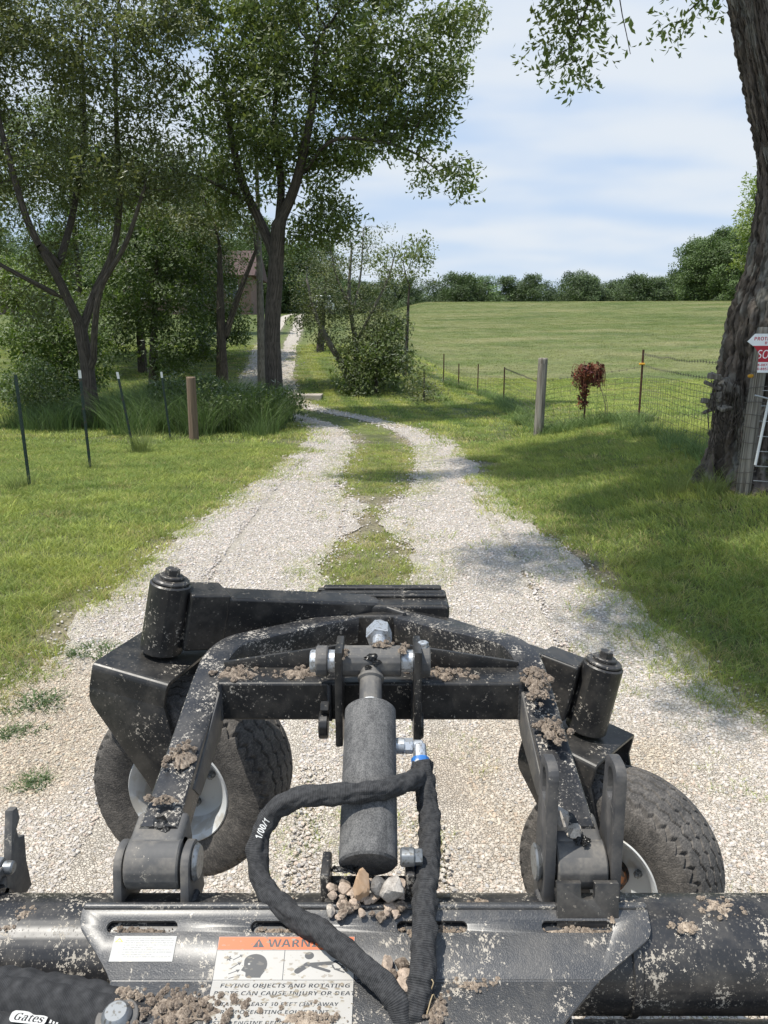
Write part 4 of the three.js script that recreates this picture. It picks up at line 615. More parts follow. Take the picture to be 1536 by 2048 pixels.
// ------------------------------------------------------------------ the machine: a tractor rake on its main tube, arms, lift cylinder and castering wheels
const rake = thing('power_rake', V3(-0.03, 0, -1.22), 'black power rake with gauge wheels, filling the foreground over the gravel driveway', 'farm implement');
const TUBE = [1.107, 1.222, 0.1];
{ // main tube with end flanges
  part('main_tube', [cyl(V(-1.25, TUBE[0], TUBE[1]), V(1.25, TUBE[0], TUBE[1]), TUBE[2], TUBE[2], 0.004, 96)], M.dustyPaint, rake);
  part('tube_collar', [ring(V(-0.79, TUBE[0], TUBE[1]), V(-0.735, TUBE[0], TUBE[1]), 0.113, 0.098, 0.004, 80)], M.dustyPaint, rake);
  part('tube_collar', [ring(V(0.437, TUBE[0], TUBE[1]), V(0.455, TUBE[0], TUBE[1]), 0.1045, 0.098, 0.002, 80)], M.dustyPaint, rake);
}
// formed cover plate, upper and lower faces meeting at a fold
const P0 = [0.99, 1.2], UP_S = [0.49, -0.8717], FOLD = 0.12, P1 = [P0[0] + UP_S[0] * FOLD, P0[1] + UP_S[1] * FOLD], LO_S = [0.17, -0.985];
const onCover = (x, s, lift = 0) => s <= FOLD ? V(x, P0[0] + UP_S[0] * s - 0.8717 * lift, P0[1] + UP_S[1] * s - 0.49 * lift) : V(x, P1[0] + LO_S[0] * (s - FOLD) - 0.985 * lift, P1[1] + LO_S[1] * (s - FOLD) - 0.17 * lift);
const sDir = (u) => V3(0, -u[0], -u[1]);
{
  const slots = [-0.432, -0.175, 0.086, 0.345];
  const pts = [[-0.548, 0, 0.006], [0.479, 0, 0.012], [0.476, 0.05, 0.02], [0.368, FOLD], [-0.468, FOLD], [-0.474, 0.11, 0.015], [-0.5, 0.08, 0.02], [-0.546, 0.033, 0.02]].map(([a, b, r]) => [a, -b, r]).reverse();
  const up = plate(shapeOf(pts, slots.map((x) => slot(x, -0.034, 0.125, 0.0185))), 0.009, onCover(0, 0), V3(1, 0, 0), sDir(UP_S).negate(), 0.0025, 12);
  const lo = plate(shapeOf([[-0.465, 0], [0.366, 0], [0.12, 0.235], [-0.465, 0.235]].map(([a, b]) => [a, -b]).reverse()), 0.009, onCover(0, FOLD), V3(1, 0, 0), sDir(LO_S).negate(), 0.002);
  const lip = bar(onCover(-0.547, -0.001, -0.002), onCover(0.478, -0.001, -0.002), 0.014, 0.013, 0.006);
  const fold = bar(onCover(-0.467, FOLD, -0.0052), onCover(0.367, FOLD, -0.0052), 0.012, 0.011, 0.005);
  part('cover_plate', [up, lo, lip, fold], M.cover, rake);
  part('mount_web', [plate(shapeOf([[-0.26, 0], [0.02, 0], [0.0, 0.22], [-0.26, 0.22]].map(([a, b]) => [a, -b]).reverse()), 0.014, V(0.31, 1.075, 1.06), V3(0, 0, -1), V3(0, 1, 0))], M.dustyPaint, rake);
  part('rubber_flap', [bar(V(0.365, 1.155, 1.075), V(1.2, 1.155, 1.075), 0.03, 0.03, 0.004), plate(shapeOf([[0, 0], [0.84, 0], [0.84, -0.2], [0, -0.2]].reverse()), 0.01, V(0.365, 1.17, 1.06), V3(1, 0, 0), V3(0, 1, 0))], M.flap, rake);
  part('rubber_flap', [plate(shapeOf([[0, 0], [0.84, 0], [0.84, -0.2], [0, -0.2]].reverse()), 0.01, V(-1.2, 1.2, 1.06), V3(1, 0, 0), V3(0, 1, 0))], M.flap, rake);
  part('roller_drum', [cyl(V(-0.95, 1.42, 1.2), V(0.95, 1.42, 1.2), 0.13, 0.13, 0.004, 48)], M.dustyPaint, rake);
  for (const s of [-1, 1]) part('end_plate', [plate(shapeOf([[-0.16, 0.12, 0.06], [0.16, 0.12, 0.06], [0.2, -0.45, 0.05], [-0.2, -0.45, 0.05]].reverse()), 0.012, V(s * 0.97, 1.107, 1.222), V3(0, 0, -1), V3(0, 1, 0))], M.dustyPaint, rake);
}
// decals
function canvas(w, h, draw) { const c = document.createElement('canvas'); c.width = w; c.height = h; const x = c.getContext('2d'); draw(x, w, h); const t = new THREE.CanvasTexture(c); t.colorSpace = THREE.SRGBColorSpace; t.magFilter = THREE.LinearFilter; t.minFilter = THREE.LinearMipmapLinearFilter; t.anisotropy = 8; return t; }
function dirtOver(x, w, h, seed, amount, tones) { const R = rng(seed); for (let i = 0; i < amount; i++) { const cx = R() * w, cy = h * Math.pow(R(), 0.6), r = 1 + 16 * Math.pow(R(), 4), t = tones[Math.floor(R() * tones.length)]; x.fillStyle = t; x.globalAlpha = 0.3 + 0.6 * R(); x.beginPath(); for (let k = 0; k < 9; k++) { const a = k / 9 * 6.28, q = r * (0.5 + R()); x.lineTo(cx + Math.cos(a) * q * 1.5, cy + Math.sin(a) * q); } x.fill(); } x.globalAlpha = 1; }
const warning = canvas(1024, 900, (x, w, h) => {
  x.fillStyle = '#aeaba5'; x.fillRect(0, 0, w, h);
  x.fillStyle = '#cf6230'; x.fillRect(6, 6, w - 12, 118);
  x.fillStyle = '#33363a'; x.font = 'bold 100px sans-serif'; x.textAlign = 'left'; x.textBaseline = 'alphabetic'; x.save(); x.translate(376, 100); x.scale(1.08, 1); x.fillText('WARNING', 0, 0); x.restore();
  x.beginPath(); x.moveTo(306, 22); x.lineTo(350, 104); x.lineTo(262, 104); x.closePath(); x.fill(); x.fillStyle = '#cf6230'; x.font = 'bold 62px sans-serif'; x.fillText('!', 296, 96);
  x.fillStyle = '#33363a'; x.fillRect(0, 126, w, 5); x.fillRect(504, 126, 5, 274); x.fillRect(0, 398, w, 6); x.strokeStyle = '#33363a'; x.lineWidth = 4; x.strokeRect(2, 2, w - 4, h - 4);
  // head with things flying at it
  x.beginPath(); x.moveTo(215, 235); x.bezierCurveTo(210, 150, 370, 130, 385, 250); x.bezierCurveTo(390, 320, 350, 340, 345, 378); x.lineTo(250, 378); x.bezierCurveTo(225, 370, 240, 350, 232, 330); x.lineTo(198, 312); x.lineTo(216, 275); x.closePath(); x.fill(); x.fillStyle = '#aeaba5'; x.beginPath(); x.arc(252, 255, 9, 0, 7); x.fill(); x.fillStyle = '#33363a';
  for (const [x0, y0, x1, y1] of [[130, 220, 190, 180], [120, 300, 180, 250], [110, 345, 175, 315], [115, 385, 185, 360]]) { x.lineWidth = 7; x.beginPath(); x.moveTo(x0, y0); x.lineTo(x1, y1); x.stroke(); x.beginPath(); x.moveTo(x1 + 16, y1 - 10); x.lineTo(x1 - 16, y1 - 8); x.lineTo(x1 + 2, y1 + 18); x.fill(); }
  x.beginPath(); for (let k = 0; k < 12; k++) { const a = k / 12 * 6.28, r = k % 2 ? 14 : 30; x.lineTo(98 + r * Math.cos(a), 205 + r * Math.sin(a)); } x.fill();
  // person drawn into a turning part
  x.beginPath(); x.arc(690, 180, 34, 0, 7); x.fill(); x.lineWidth = 34; x.lineCap = 'round'; x.beginPath(); x.moveTo(690, 262); x.lineTo(850, 248); x.stroke(); x.lineWidth = 46; x.beginPath(); x.moveTo(680, 262); x.lineTo(610, 320); x.stroke(); x.lineWidth = 24; x.beginPath(); x.moveTo(720, 275); x.lineTo(840, 320); x.stroke(); x.lineWidth = 12; for (let k = 0; k < 5; k++) { x.beginPath(); x.arc(905, 265, 34 + k * 3, k * 1.2, k * 1.2 + 0.7); x.stroke(); } x.beginPath(); x.moveTo(850, 248); x.lineTo(930, 225); x.moveTo(890, 240); x.lineTo(950, 290); x.moveTo(880, 300); x.lineTo(950, 330); x.stroke();
  x.textAlign = 'left'; const line = (t, px, y, s, st = 'italic bold') => { x.font = st + ' ' + s + 'px sans-serif'; x.save(); x.translate(px, y); x.transform(1.06, 0, -0.12, 1, 0, 0); x.fillText(t, 0, 0); x.restore(); };
  line('FLYING OBJECTS AND ROTATING', 62, 478, 57, 'bold'); line('PARTS CAN CAUSE INJURY OR DEATH', 26, 556, 57, 'bold'); line('• STAY AT LEAST 10 FEET (3M) AWAY', 30, 662, 50, 'bold'); line('FROM OPERATING EQUIPMENT', 70, 738, 50, 'bold'); line('• STOP ENGINE BEFORE CLEANING', 30, 842, 50, 'bold');
  dirtOver(x, w, h, 5, 900, ['#948a79', '#857a67', '#aaa294', '#6f6455']); x.fillStyle = 'rgba(174,171,165,0.9)'; for (let i = 0, R = rng(8); i < 420; i++) x.fillRect(R() * w, 410 + R() * 480, 3 + 20 * R() * R(), 2 + 8 * R());
});
const smallPlate = canvas(512, 384, (x, w, h) => { x.fillStyle = '#a9a9a6'; x.fillRect(0, 0, w, h); x.fillStyle = '#c9a92a'; x.beginPath(); x.moveTo(46, 30); x.lineTo(80, 92); x.lineTo(12, 92); x.fill(); x.fillStyle = '#b5b3aa'; x.beginPath(); x.moveTo(46, 48); x.lineTo(66, 84); x.lineTo(26, 84); x.fill(); x.fillStyle = '#6c6c6c'; const R = rng(4); for (let r = 0; r < 9; r++) { let px = r < 2 ? 100 : 92; const y = 26 + r * 35, end = r === 4 || r === 7 ? 330 : 490; while (px < end) { const l = 8 + 36 * R(); x.globalAlpha = 0.5 + 0.4 * R(); for (let q = px; q < Math.min(px + l, end); q += 5) x.fillRect(q, y + 3 * R(), 3.4, 9 + 5 * R()); px += l + 9; } } x.globalAlpha = 1; dirtOver(x, w, h, 6, 160, ['#b9ad98', '#c8c2b4']); });
function decal(x0, x1, s0, s1, map, name, mat) {
  const pos = [], uv = [], idx = [], rows = []; for (let i = 0; i <= 24; i++) rows.push(lerp(s0, s1, i / 24)); if (s0 < FOLD && s1 > FOLD) { rows.push(FOLD - 0.0015, FOLD, FOLD + 0.0015); rows.sort((a, b) => a - b); }
  for (const s of rows) for (const x of [x0, x1]) { const p = onCover(x, s, 0.0012); if (Math.abs(s - FOLD) < 1e-6) p.y += 0.0006; pos.push(p.x, p.y, p.z); uv.push(x === x0 ? 0 : 1, 1 - (s - s0) / (s1 - s0)); }
  for (let i = 0; i < rows.length - 1; i++) idx.push(i * 2, i * 2 + 2, i * 2 + 1, i * 2 + 1, i * 2 + 2, i * 2 + 3);
  const g = new THREE.BufferGeometry(); g.setAttribute('position', new THREE.Float32BufferAttribute(pos, 3)); g.setAttribute('uv', new THREE.Float32BufferAttribute(uv, 2)); g.setIndex(idx); g.computeVertexNormals();
  return part(name, g, mat ?? new THREE.MeshStandardMaterial({ name, map, roughness: 0.5 }), rake);
}
tag(decal(-0.292, -0.051, 0.0505, 0.206, warning, 'warning_decal'), 'orange and white warning decal partly covered by dirt');
tag(decal(-0.476, -0.366, 0.05, 0.091, smallPlate, 'instruction_decal'), 'small pale decal of fine print');
// pivots of the two arms
const PIN = [0.95, 1.27];
for (const [cx, tall] of [[-0.431, false], [0.367, true]]) {
  const w = tall ? 0.058 : 0.062, out = tall
    ? [[-0.045, -0.1], [0.05, -0.1, 0.0], [0.036, 0.215, 0.03], [-0.036, 0.215, 0.03]] : [[-0.055, -0.1], [0.07, -0.105], [0.037, 0.037, 0.036], [-0.037, 0.037, 0.036]];
  for (const s of [-1, 1]) { const x = cx + s * (w + (tall ? 0.003 : 0)); part('pivot_lug', plate(shapeOf(out.slice().reverse(), tall ? [slot(0, 0.165, 0.062, 0.032, true)] : []), tall ? 0.02 : 0.016, V(x + (tall ? 0.01 : 0.008), PIN[0], PIN[1]), V3(0, 0, -1), V3(0, 1, 0), 0.0025), tall ? M.lugGrey : M.grey, rake); }
  const e = w + (tall ? 0.014 : 0.009); part('pivot_pin', [cyl(V(cx - e - 0.003, PIN[0], PIN[1]), V(cx + e + 0.003, PIN[0], PIN[1]), 0.027, 0.027, 0.002), cyl(V(cx + (tall ? -e - 0.011 : e), PIN[0], PIN[1]), V(cx + (tall ? -e : e + 0.011), PIN[0], PIN[1]), 0.034, 0.032, 0.004)], M.zincDull, rake);
  part('pivot_barrel', [cyl(V(cx - w + 0.012, PIN[0], PIN[1]), V(cx + w - 0.012, PIN[0], PIN[1]), 0.047, 0.047, 0.003, 48), bar(V(cx, PIN[0] - 0.012, PIN[1]), V(cx, PIN[0] - 0.03, PIN[1] + 0.075), (w - 0.012) * 2, 0.075, 0.012)], M.grey, rake);
  if (tall) { const n = shapeOf([[-0.056, -0.085], [0.056, -0.085], [0.056, 0, 0.003], [0.012, 0], [0.012, -0.03, 0.009], [-0.012, -0.03, 0.009], [-0.012, 0], [-0.056, 0, 0.003]].reverse()); part('notched_plate', plate(n, 0.014, V(cx, 0.938, 1.195), V3(1, 0, 0), V3(0, 0.97, -0.2), 0.002), M.paint2, rake); }
}
// arms: bent rectangular tubes that run forward and close on the pivot housing
for (const s of [-1, 1]) {
  const cx = s < 0 ? -0.431 : 0.367, m = (x) => s < 0 ? x : -0.05 - x;
  const inner = s < 0 ? -0.105 : 0.06;
  part('arm', sweep([V(cx, 0.93, 1.3), V(cx, 0.868, 1.56), V(cx, 0.82, 1.76), V(cx - s * 0.004, 0.806, 1.83), V(cx - s * 0.032, 0.801, 1.915), V(cx - s * 0.085, 0.807, 1.975), V(cx - s * 0.2, 0.824, 2.1), V(inner, 0.842, 2.23)], 0.074, 0.086, 0.008, 64), M.armPaint, rake);
  part('arm_gusset', plate(shapeOf([[1.41, -0.885], [1.455, -0.93, 0.006], [1.475, -0.93, 0.006], [1.67, -0.905, 0.006], [1.74, -0.86], [1.86, -0.83], [1.86, -0.79], [1.7, -0.79]].reverse()), 0.012, V3(cx - s * 0.034 + 0.006, H, 0), V3(0, 0, -1), V3(0, 1, 0), 0.002), M.grey, rake);
}
// cross tube and its rib, with the cylinder lugs in the middle
part('cross_tube', bar(V(-0.4, 0.826, 1.735), V(0.336, 0.826, 1.735), 0.098, 0.098, 0.008), M.paint, rake);
for (const s of [-1, 1]) part('stiffening_rib', plate(shapeOf((s < 0 ? [[-0.4, -0.79], [-0.1, -0.79], [-0.1, -0.715], [-0.4, -0.762]] : [[0.04, -0.79], [0.336, -0.79], [0.336, -0.762], [0.04, -0.715]]).reverse()), 0.01, V3(0, H, -1.775), V3(1, 0, 0), V3(0, 1, 0), 0.002), M.paint, rake);
const CP = [0.71, 1.66], CX = -0.03;
for (const s of [-1, 1]) {
  const x = CX + s * 0.09;
  part('cylinder_lug', plate(shapeOf([[0.062, 0.045, 0.04], [-0.045, 0.045, 0.045], [-0.05, -0.1], [-0.03, -0.185, 0.03], [0.06, -0.185, 0.02]].map(([a, b]) => [a, b]).reverse().reverse()), 0.017, V(x + 0.0085, CP[0], CP[1]), V3(0, 0, 1), V3(0, 1, 0), 0.0025), M.paint, rake);
}
part('cylinder_pin', [cyl(V(CX - 0.142, CP[0], CP[1]), V(CX + 0.1, CP[0], CP[1]), 0.026, 0.026, 0.003)], M.zinc, rake);
part('pin_collar', [ring(V(CX - 0.128, CP[0], CP[1]), V(CX - 0.1, CP[0], CP[1]), 0.036, 0.025, 0.003), ring(V(CX + 0.1, CP[0], CP[1]), V(CX + 0.137, CP[0], CP[1]), 0.037, 0.025, 0.003)], M.grey, rake);
part('collar_bolt', [hex(V(CX + 0.121, CP[0] - 0.034, CP[1]), V(CX + 0.121, CP[0] - 0.048, CP[1]), 0.0125)], M.zinc, rake);
part('pin_barrel', [cyl(V(CX - 0.072, CP[0], CP[1]), V(CX + 0.07, CP[0], CP[1]), 0.036, 0.036, 0.003, 56)], M.grey, rake);
for (const s of [-1, 1]) part('lower_bolt', [cyl(V(CX + s * 0.1, 0.86, 1.635), V(CX + s * 0.122, 0.86, 1.635), 0.031, 0.031, 0.003), hex(V(CX + s * 0.1, 0.815, 1.635), V(CX + s * 0.118, 0.815, 1.635), 0.014)], M.paint, rake);
{ // lift cylinder
  const a = V(CX, CP[0], CP[1]), b = V(CX, 0.955, 1.26), at = (t, off = V3(0, 0, 0)) => a.clone().lerp(b, t).add(off), cyn = thing;
  part('cylinder_rod', [cyl(at(0.06), at(0.25), 0.0255, 0.0255, 0.002), cyl(at(0.085), at(0.125), 0.03, 0.03, 0.008)], M.grey, rake);
  part('rod_seal', [cyl(at(0.24), at(0.285), 0.0265, 0.0255, 0.001)], M.zinc, rake);
  part('cylinder_barrel', [cyl(at(0.28), at(0.99), 0.056, 0.056, 0.004, 80)], M.barrel, rake);
  const cr = []; for (const s of [-1, 1]) cr.push(bar(V(CX + s * 0.079, 0.945, 1.262), V(CX + s * 0.079, 1.03, 1.262), 0.018, 0.07, 0.005, V3(0, 0, 1))); cr.push(bar(V(CX - 0.08, 1.0, 1.25), V(CX + 0.08, 1.0, 1.25), 0.08, 0.012, 0.003));
  part('cylinder_cradle', cr, M.dustyPaint, rake);
  part('cradle_bolt', [cyl(V(CX + 0.06, 0.925, 1.25), V(CX + 0.088, 0.925, 1.25), 0.017), hex(V(CX + 0.088, 0.925, 1.25), V(CX + 0.102, 0.925, 1.25), 0.0145)], M.zincDull, rake);
  part('hose_fitting', [cyl(V(0.022, 0.832, 1.49), V(0.046, 0.832, 1.49), 0.017), hex(V(0.046, 0.832, 1.49), V(0.062, 0.832, 1.49), 0.0165), cyl(V(0.062, 0.832, 1.49), V(0.084, 0.832, 1.49), 0.0125), cyl(V(0.076, 0.826, 1.49), V(0.077, 0.855, 1.468), 0.014, 0.0155)], M.zinc, rake);
  part('fitting_collar', [ring(V(0.077, 0.85, 1.472), V(0.078, 0.868, 1.45), 0.0195, 0.012, 0.002)], M.blue, rake);
  part('hose_fitting', [cyl(V(0.07, 0.955, 1.31), V(0.07, 0.975, 1.28), 0.012), ring(V(0.068, 0.965, 1.3), V(0.066, 0.978, 1.275), 0.016, 0.01)], M.blue, rake);
}
// pivot housing, stop cover and pivot bolt
part('pivot_housing', [bar(V(-0.02, 0.80, 2.3), V(-0.02, 1.0, 2.3), 0.165, 0.16, 0.01, V3(0, 0, 1))], M.paint, rake);
part('stop_cover', [bar(V(-0.225, 0.803, 2.335), V(0.205, 0.803, 2.335), 0.17, 0.05, 0.012), ...[-0.055, -0.02, 0.015].map((z, i) => bar(V(-0.218 + i * 0.012, 0.775 - 0.001 * i, 2.345 - z), V(0.2 - (2 - i) * 0.006, 0.775 - 0.001 * i, 2.345 - z), 0.02, 0.012, 0.005)), bar(V(-0.2, 0.772, 2.405), V(0.19, 0.772, 2.405), 0.03, 0.02, 0.008)], M.paint, rake);
part('pivot_bolt', [hex(V(-0.014, 0.79, 2.0), V(-0.014, 0.78, 2.045), 0.037, 0.2), cyl(V(-0.014, 0.785, 2.02), V(-0.014, 0.797, 1.965), 0.019), cyl(V(-0.014, 0.782, 2.04), V(-0.014, 0.85, 2.25), 0.026)], M.zinc, rake);

// walking beam, rolled to the right, with a castering wheel at each end
const ROLL = -0.197, BO = V(-0.03, 0.848, 2.31), beamM = new THREE.Matrix4().makeRotationZ(ROLL).setPosition(BO);
const inBeam = (g) => boxUVkeep(g.applyMatrix4(beamM)), boxUVkeep = (g) => g;
for (const s of [-1, 1]) part('walking_beam', [inBeam(bar(V3(s < 0 ? -0.52 : 0.56, 0.0, 0.24), V3(0, 0, 0), 0.092, 0.148, 0.01)), inBeam(bar(V3(s < 0 ? -0.555 : 0.6, 0, 0.264), V3(s < 0 ? -0.455 : 0.5, 0, 0.205), 0.11, 0.17, 0.008))], M.paint, rake);
for (const [s, yaw] of [[-1, 0.2], [1, 0.66]]) {
  const K = V3(s < 0 ? -0.595 : 0.65, 0, 0.28), up = V3(0, 1, 0), k = (y) => V3(K.x, K.y + y, K.z);
  part('kingpin_tube', [inBeam(cyl(k(-0.105), k(0.1), 0.059, 0.057, 0.004, 56))], M.paint, rake);
  part('kingpin_cap', [inBeam(cyl(k(0.1), k(0.112), 0.051, 0.05, 0.004)), inBeam(cyl(k(0.112), k(0.122), 0.033, 0.033, 0.002)), inBeam(hex(k(0.122), k(0.141), 0.0205, 0.3))], M.paint2, rake);
  const cas = beamM.clone().multiply(new THREE.Matrix4().makeBasis(V3(Math.cos(yaw), 0, Math.sin(yaw)), up, V3(-Math.sin(yaw), 0, Math.cos(yaw))).setPosition(K)), C = (g) => g.applyMatrix4(cas);
  // fork: a folded plate, top and two tapering legs
  const strip = []; const T = 0.012, w = 0.155, r = 0.022; const outline = new THREE.Shape();
  outline.moveTo(-w, -0.19); outline.lineTo(-w, -0.118 - r); outline.quadraticCurveTo(-w, -0.118, -w + r, -0.118); outline.lineTo(w - r, -0.118); outline.quadraticCurveTo(w, -0.118, w, -0.118 - r); outline.lineTo(w, -0.19); outline.lineTo(w - T, -0.19); outline.lineTo(w - T, -0.13 - r * 0.6); outline.quadraticCurveTo(w - T, -0.13, w - T - r * 0.6, -0.13); outline.lineTo(-w + T + r * 0.6, -0.13); outline.quadraticCurveTo(-w + T, -0.13, -w + T, -0.13 - r * 0.6); outline.lineTo(-w + T, -0.19); outline.closePath();
  const top = new THREE.ExtrudeGeometry(outline, { depth: 0.216, bevelEnabled: true, bevelThickness: 0.002, bevelSize: 0.002, bevelOffset: -0.002, bevelSegments: 1, curveSegments: 10 });
  const fork = [C(solid(crease(top, 0.5).applyMatrix4(new THREE.Matrix4().makeBasis(V3(0, 0, -1), V3(0, 1, 0), V3(1, 0, 0)).setPosition(V3(-0.117, 0, 0)))))];
  for (const z of [-1, 1]) fork.push(C(plate(shapeOf([[-0.119, -0.185], [0.1, -0.185], [0.21, -0.42, 0.02], [0.215, -0.488, 0.045], [0.135, -0.488, 0.045], [0.1, -0.43, 0.05], [-0.114, -0.23, 0.02]].reverse()), T, V3(0, 0, z > 0 ? w : -w + T), V3(1, 0, 0), V3(0, 1, 0))));
  part('fork', fork, M.paint, rake);
  // wheel
  const A = V3(s < 0 ? 0.16 : 0.195, -0.448, 0), wheel = new THREE.Group(); wheel.name = 'wheel'; rake.add(wheel);
  const R0 = 0.272, W = 0.122, na = 560, nw = 210, pos = [], uvs = [], idx = [];
  const prof = curve1([[-1, 0.135], [-0.985, 0.142], [-0.93, 0.165], [-0.9, 0.2], [-0.86, 0.236], [-0.76, 0.26], [-0.5, R0 - 0.003], [0, R0], [0.5, R0 - 0.003], [0.76, 0.26], [0.86, 0.236], [0.9, 0.2], [0.93, 0.165], [0.985, 0.142], [1, 0.135]].map(([a, b], i) => [i / 14, b])), across = curve1([-0.86, -0.9, -1.0, -1.06, -1.03, -0.86, -0.5, 0, 0.5, 0.86, 1.03, 1.06, 1.0, 0.9, 0.86].map((a, i) => [i / 14, a]));
  for (let i = 0; i <= na; i++) for (let j = 0; j <= nw; j++) {
    const u = i / na, v0 = j / nw * 2 - 1, v = 0.5 + 0.5 * (0.62 * v0 + 0.38 * v0 * v0 * v0), th = u * 6.283185, x = across(v) * W; let rr = prof(v); const lat = across(v);
    const saw = (u * 42) % 1, zig = saw < 0.72 ? saw / 0.72 - 0.5 : (1 - saw) / 0.28 - 0.5;
    if (rr > 0.225) { let g = 0; for (const [c, ph, wd] of [[-0.92, 1, 0.05], [-0.56, -1, 0.034], [-0.19, 1, 0.034], [0.19, -1, 0.034], [0.56, 1, 0.034], [0.92, -1, 0.05]]) g = Math.max(g, 1 - sstep(wd * 0.55, wd, Math.abs(lat - c - 0.11 * zig * ph))); rr -= 0.0095 * g; }
    if (v < 0.32 || v > 0.68) rr += 0.0022 * (sstep(0.196, 0.2, rr) - sstep(0.206, 0.21, rr));
    pos.push(Math.cos(th) * rr, Math.sin(th) * rr, x); uvs.push(u * 6.283 * 0.22, v * 0.42);
  }
  for (let i = 0; i < na; i++) for (let j = 0; j < nw; j++) { const a = i * (nw + 1) + j, b = a + nw + 1; idx.push(a, b, a + 1, a + 1, b, b + 1); }
  const tyre = new THREE.BufferGeometry(); tyre.setAttribute('position', new THREE.Float32BufferAttribute(pos, 3)); tyre.setAttribute('uv', new THREE.Float32BufferAttribute(uvs, 2)); tyre.setIndex(idx); tyre.computeVertexNormals(); tyre.translate(A.x, A.y, A.z);
  part('tyre', C(tyre), M.rubber, wheel);
  const rim = []; for (const f of [1, -1]) { const pts = [[0.036, 0.03], [0.098, 0.03], [0.112, 0.038], [0.119, 0.06], [0.123, 0.088], [0.132, 0.1], [0.14, 0.107], [0.145, 0.111], [0.148, 0.108], [0.146, 0.1], [0.13, 0.088]].map(([r, y]) => new THREE.Vector2(r, y * 1.06)); rim.push(C(solid(crease(new THREE.LatheGeometry(pts, 72), 0.6).rotateX(f * Math.PI / 2).translate(A.x, A.y, A.z)))); }
  part('rim', rim, M.rim, wheel);
  const hub = [C(cyl(V3(A.x, A.y, -0.07), V3(A.x, A.y, 0.07), 0.042, 0.042, 0.006)), C(cyl(V3(A.x, A.y, -0.156), V3(A.x, A.y, 0.156), 0.0125))]; part('hub', hub, M.rust, wheel);
  const nuts = []; for (const f of [1, -1]) for (let i = 0; i < 4; i++) { const t = 0.5 + i * Math.PI / 2, x = A.x + 0.07 * Math.cos(t), y = A.y + 0.07 * Math.sin(t); nuts.push([f, x, y]); }
  for (const [f, x, y] of nuts) part('wheel_nut', [C(hex(V3(x, y, f * 0.03), V3(x, y, f * 0.048), 0.011)), C(cyl(V3(x, y, f * 0.046), V3(x, y, f * 0.056), 0.006))], M.zincDull, wheel);
  for (const f of [1, -1]) part('axle_nut', [C(hex(V3(A.x, A.y, f * w), V3(A.x, A.y, f * (w + 0.016)), 0.019))], M.zincDull, rake);
}
// weld beads along the joints
{
  const bead = (pts, r = 0.005) => { const g = tube(pts, (q, a) => r * (1 + 0.35 * Math.sin(q * 260)), 90, 8); return g; };
  const B = (pts, r) => part('weld_bead', bead(pts, r), M.lugGrey, rake);
  for (const s of [-1, 1]) { const cx = s < 0 ? -0.431 : 0.367; for (const e of [-1, 1]) B([V(cx + e * 0.072, 1.015, 1.27), V(cx + e * 0.072, 1.014, 1.24), V(cx + e * 0.072, 1.012, 1.205)], 0.006); B([V(s < 0 ? -0.392 : 0.328, 0.779, 1.685), V(s < 0 ? -0.392 : 0.328, 0.828, 1.684), V(s < 0 ? -0.392 : 0.328, 0.872, 1.685)], 0.005); B([V(CX + s * 0.1, 0.779, 1.683), V(CX + s * 0.1, 0.83, 1.683), V(CX + s * 0.1, 0.872, 1.683)]); B([V(s < 0 ? -0.108 : 0.063, 0.79, 2.215), V(s < 0 ? -0.108 : 0.063, 0.84, 2.21), V(s < 0 ? -0.108 : 0.063, 0.885, 2.215)], 0.006); }
}
// bracket at the left end of the tube
{
  const o = V(-0.752, 1.012, 1.33), sh = shapeOf([[-0.02, -0.1], [0.07, -0.1], [0.058, -0.02, 0.01], [0.062, 0.05, 0.015], [0.035, 0.06, 0.012], [0.03, 0.09, 0.01], [0.05, 0.105, 0.008], [0.043, 0.14, 0.008], [0.02, 0.145, 0.01], [-0.01, 0.03, 0.02], [-0.05, 0.0, 0.01]].map(([a, b]) => [-a * 0.85, b * 0.82]));
  part('stand_bracket', [plate(sh, 0.016, o, V3(0, 0, 1), V3(0, 1, 0), 0.002), plate(sh, 0.016, o.clone().add(V3(-0.06, -0.02, 0)), V3(0, 0, 1), V3(0, 1, 0), 0.002)], M.grey, rake);
  part('bracket_bolt', [hex(V(-0.753, 0.985, 1.3), V(-0.741, 0.985, 1.3), 0.019), cyl(V(-0.741, 0.985, 1.3), V(-0.72, 0.985, 1.3), 0.0125)], M.zincDull, rake);
  part('bracket_ring', [ring(V(-0.78, 1.01, 1.28), V(-0.735, 1.01, 1.28), 0.035, 0.018)], M.grey, rake);
}
// sleeved hoses
const wr = (seed, r, amp) => (s, a) => r * (1 + amp * fb(s * 21 + seed + Math.cos(a) * 0.8, Math.cos(a) * 1.2, Math.sin(a) * 1.2 + seed, 3) + 0.03 * Math.sin(s * 120 + Math.cos(a) * 2));
const loopPts = [V(0.078, 0.862, 1.458), V(0.074, 0.868, 1.43), V(0.05, 0.852, 1.385), V(-0.01, 0.838, 1.33), V(-0.09, 0.838, 1.32), V(-0.165, 0.848, 1.32), V(-0.213, 0.876, 1.318), V(-0.24, 0.922, 1.3), V(-0.238, 0.96, 1.265), V(-0.212, 0.982, 1.225), V(-0.165, 0.995, 1.185), V(-0.095, 1.005, 1.14), V(-0.03, 1.022, 1.092), V(0.02, 1.045, 1.052), V(0.03, 1.075, 1.03)];
const dropPts = [V(0.08, 0.852, 1.452), V(0.083, 0.872, 1.425), V(0.09, 0.915, 1.37), V(0.088, 0.945, 1.3), V(0.078, 0.962, 1.235), V(0.071, 0.98, 1.17), V(0.068, 1.004, 1.115), V(0.06, 1.035, 1.07), V(0.05, 1.065, 1.045), V(0.045, 1.09, 1.03)];
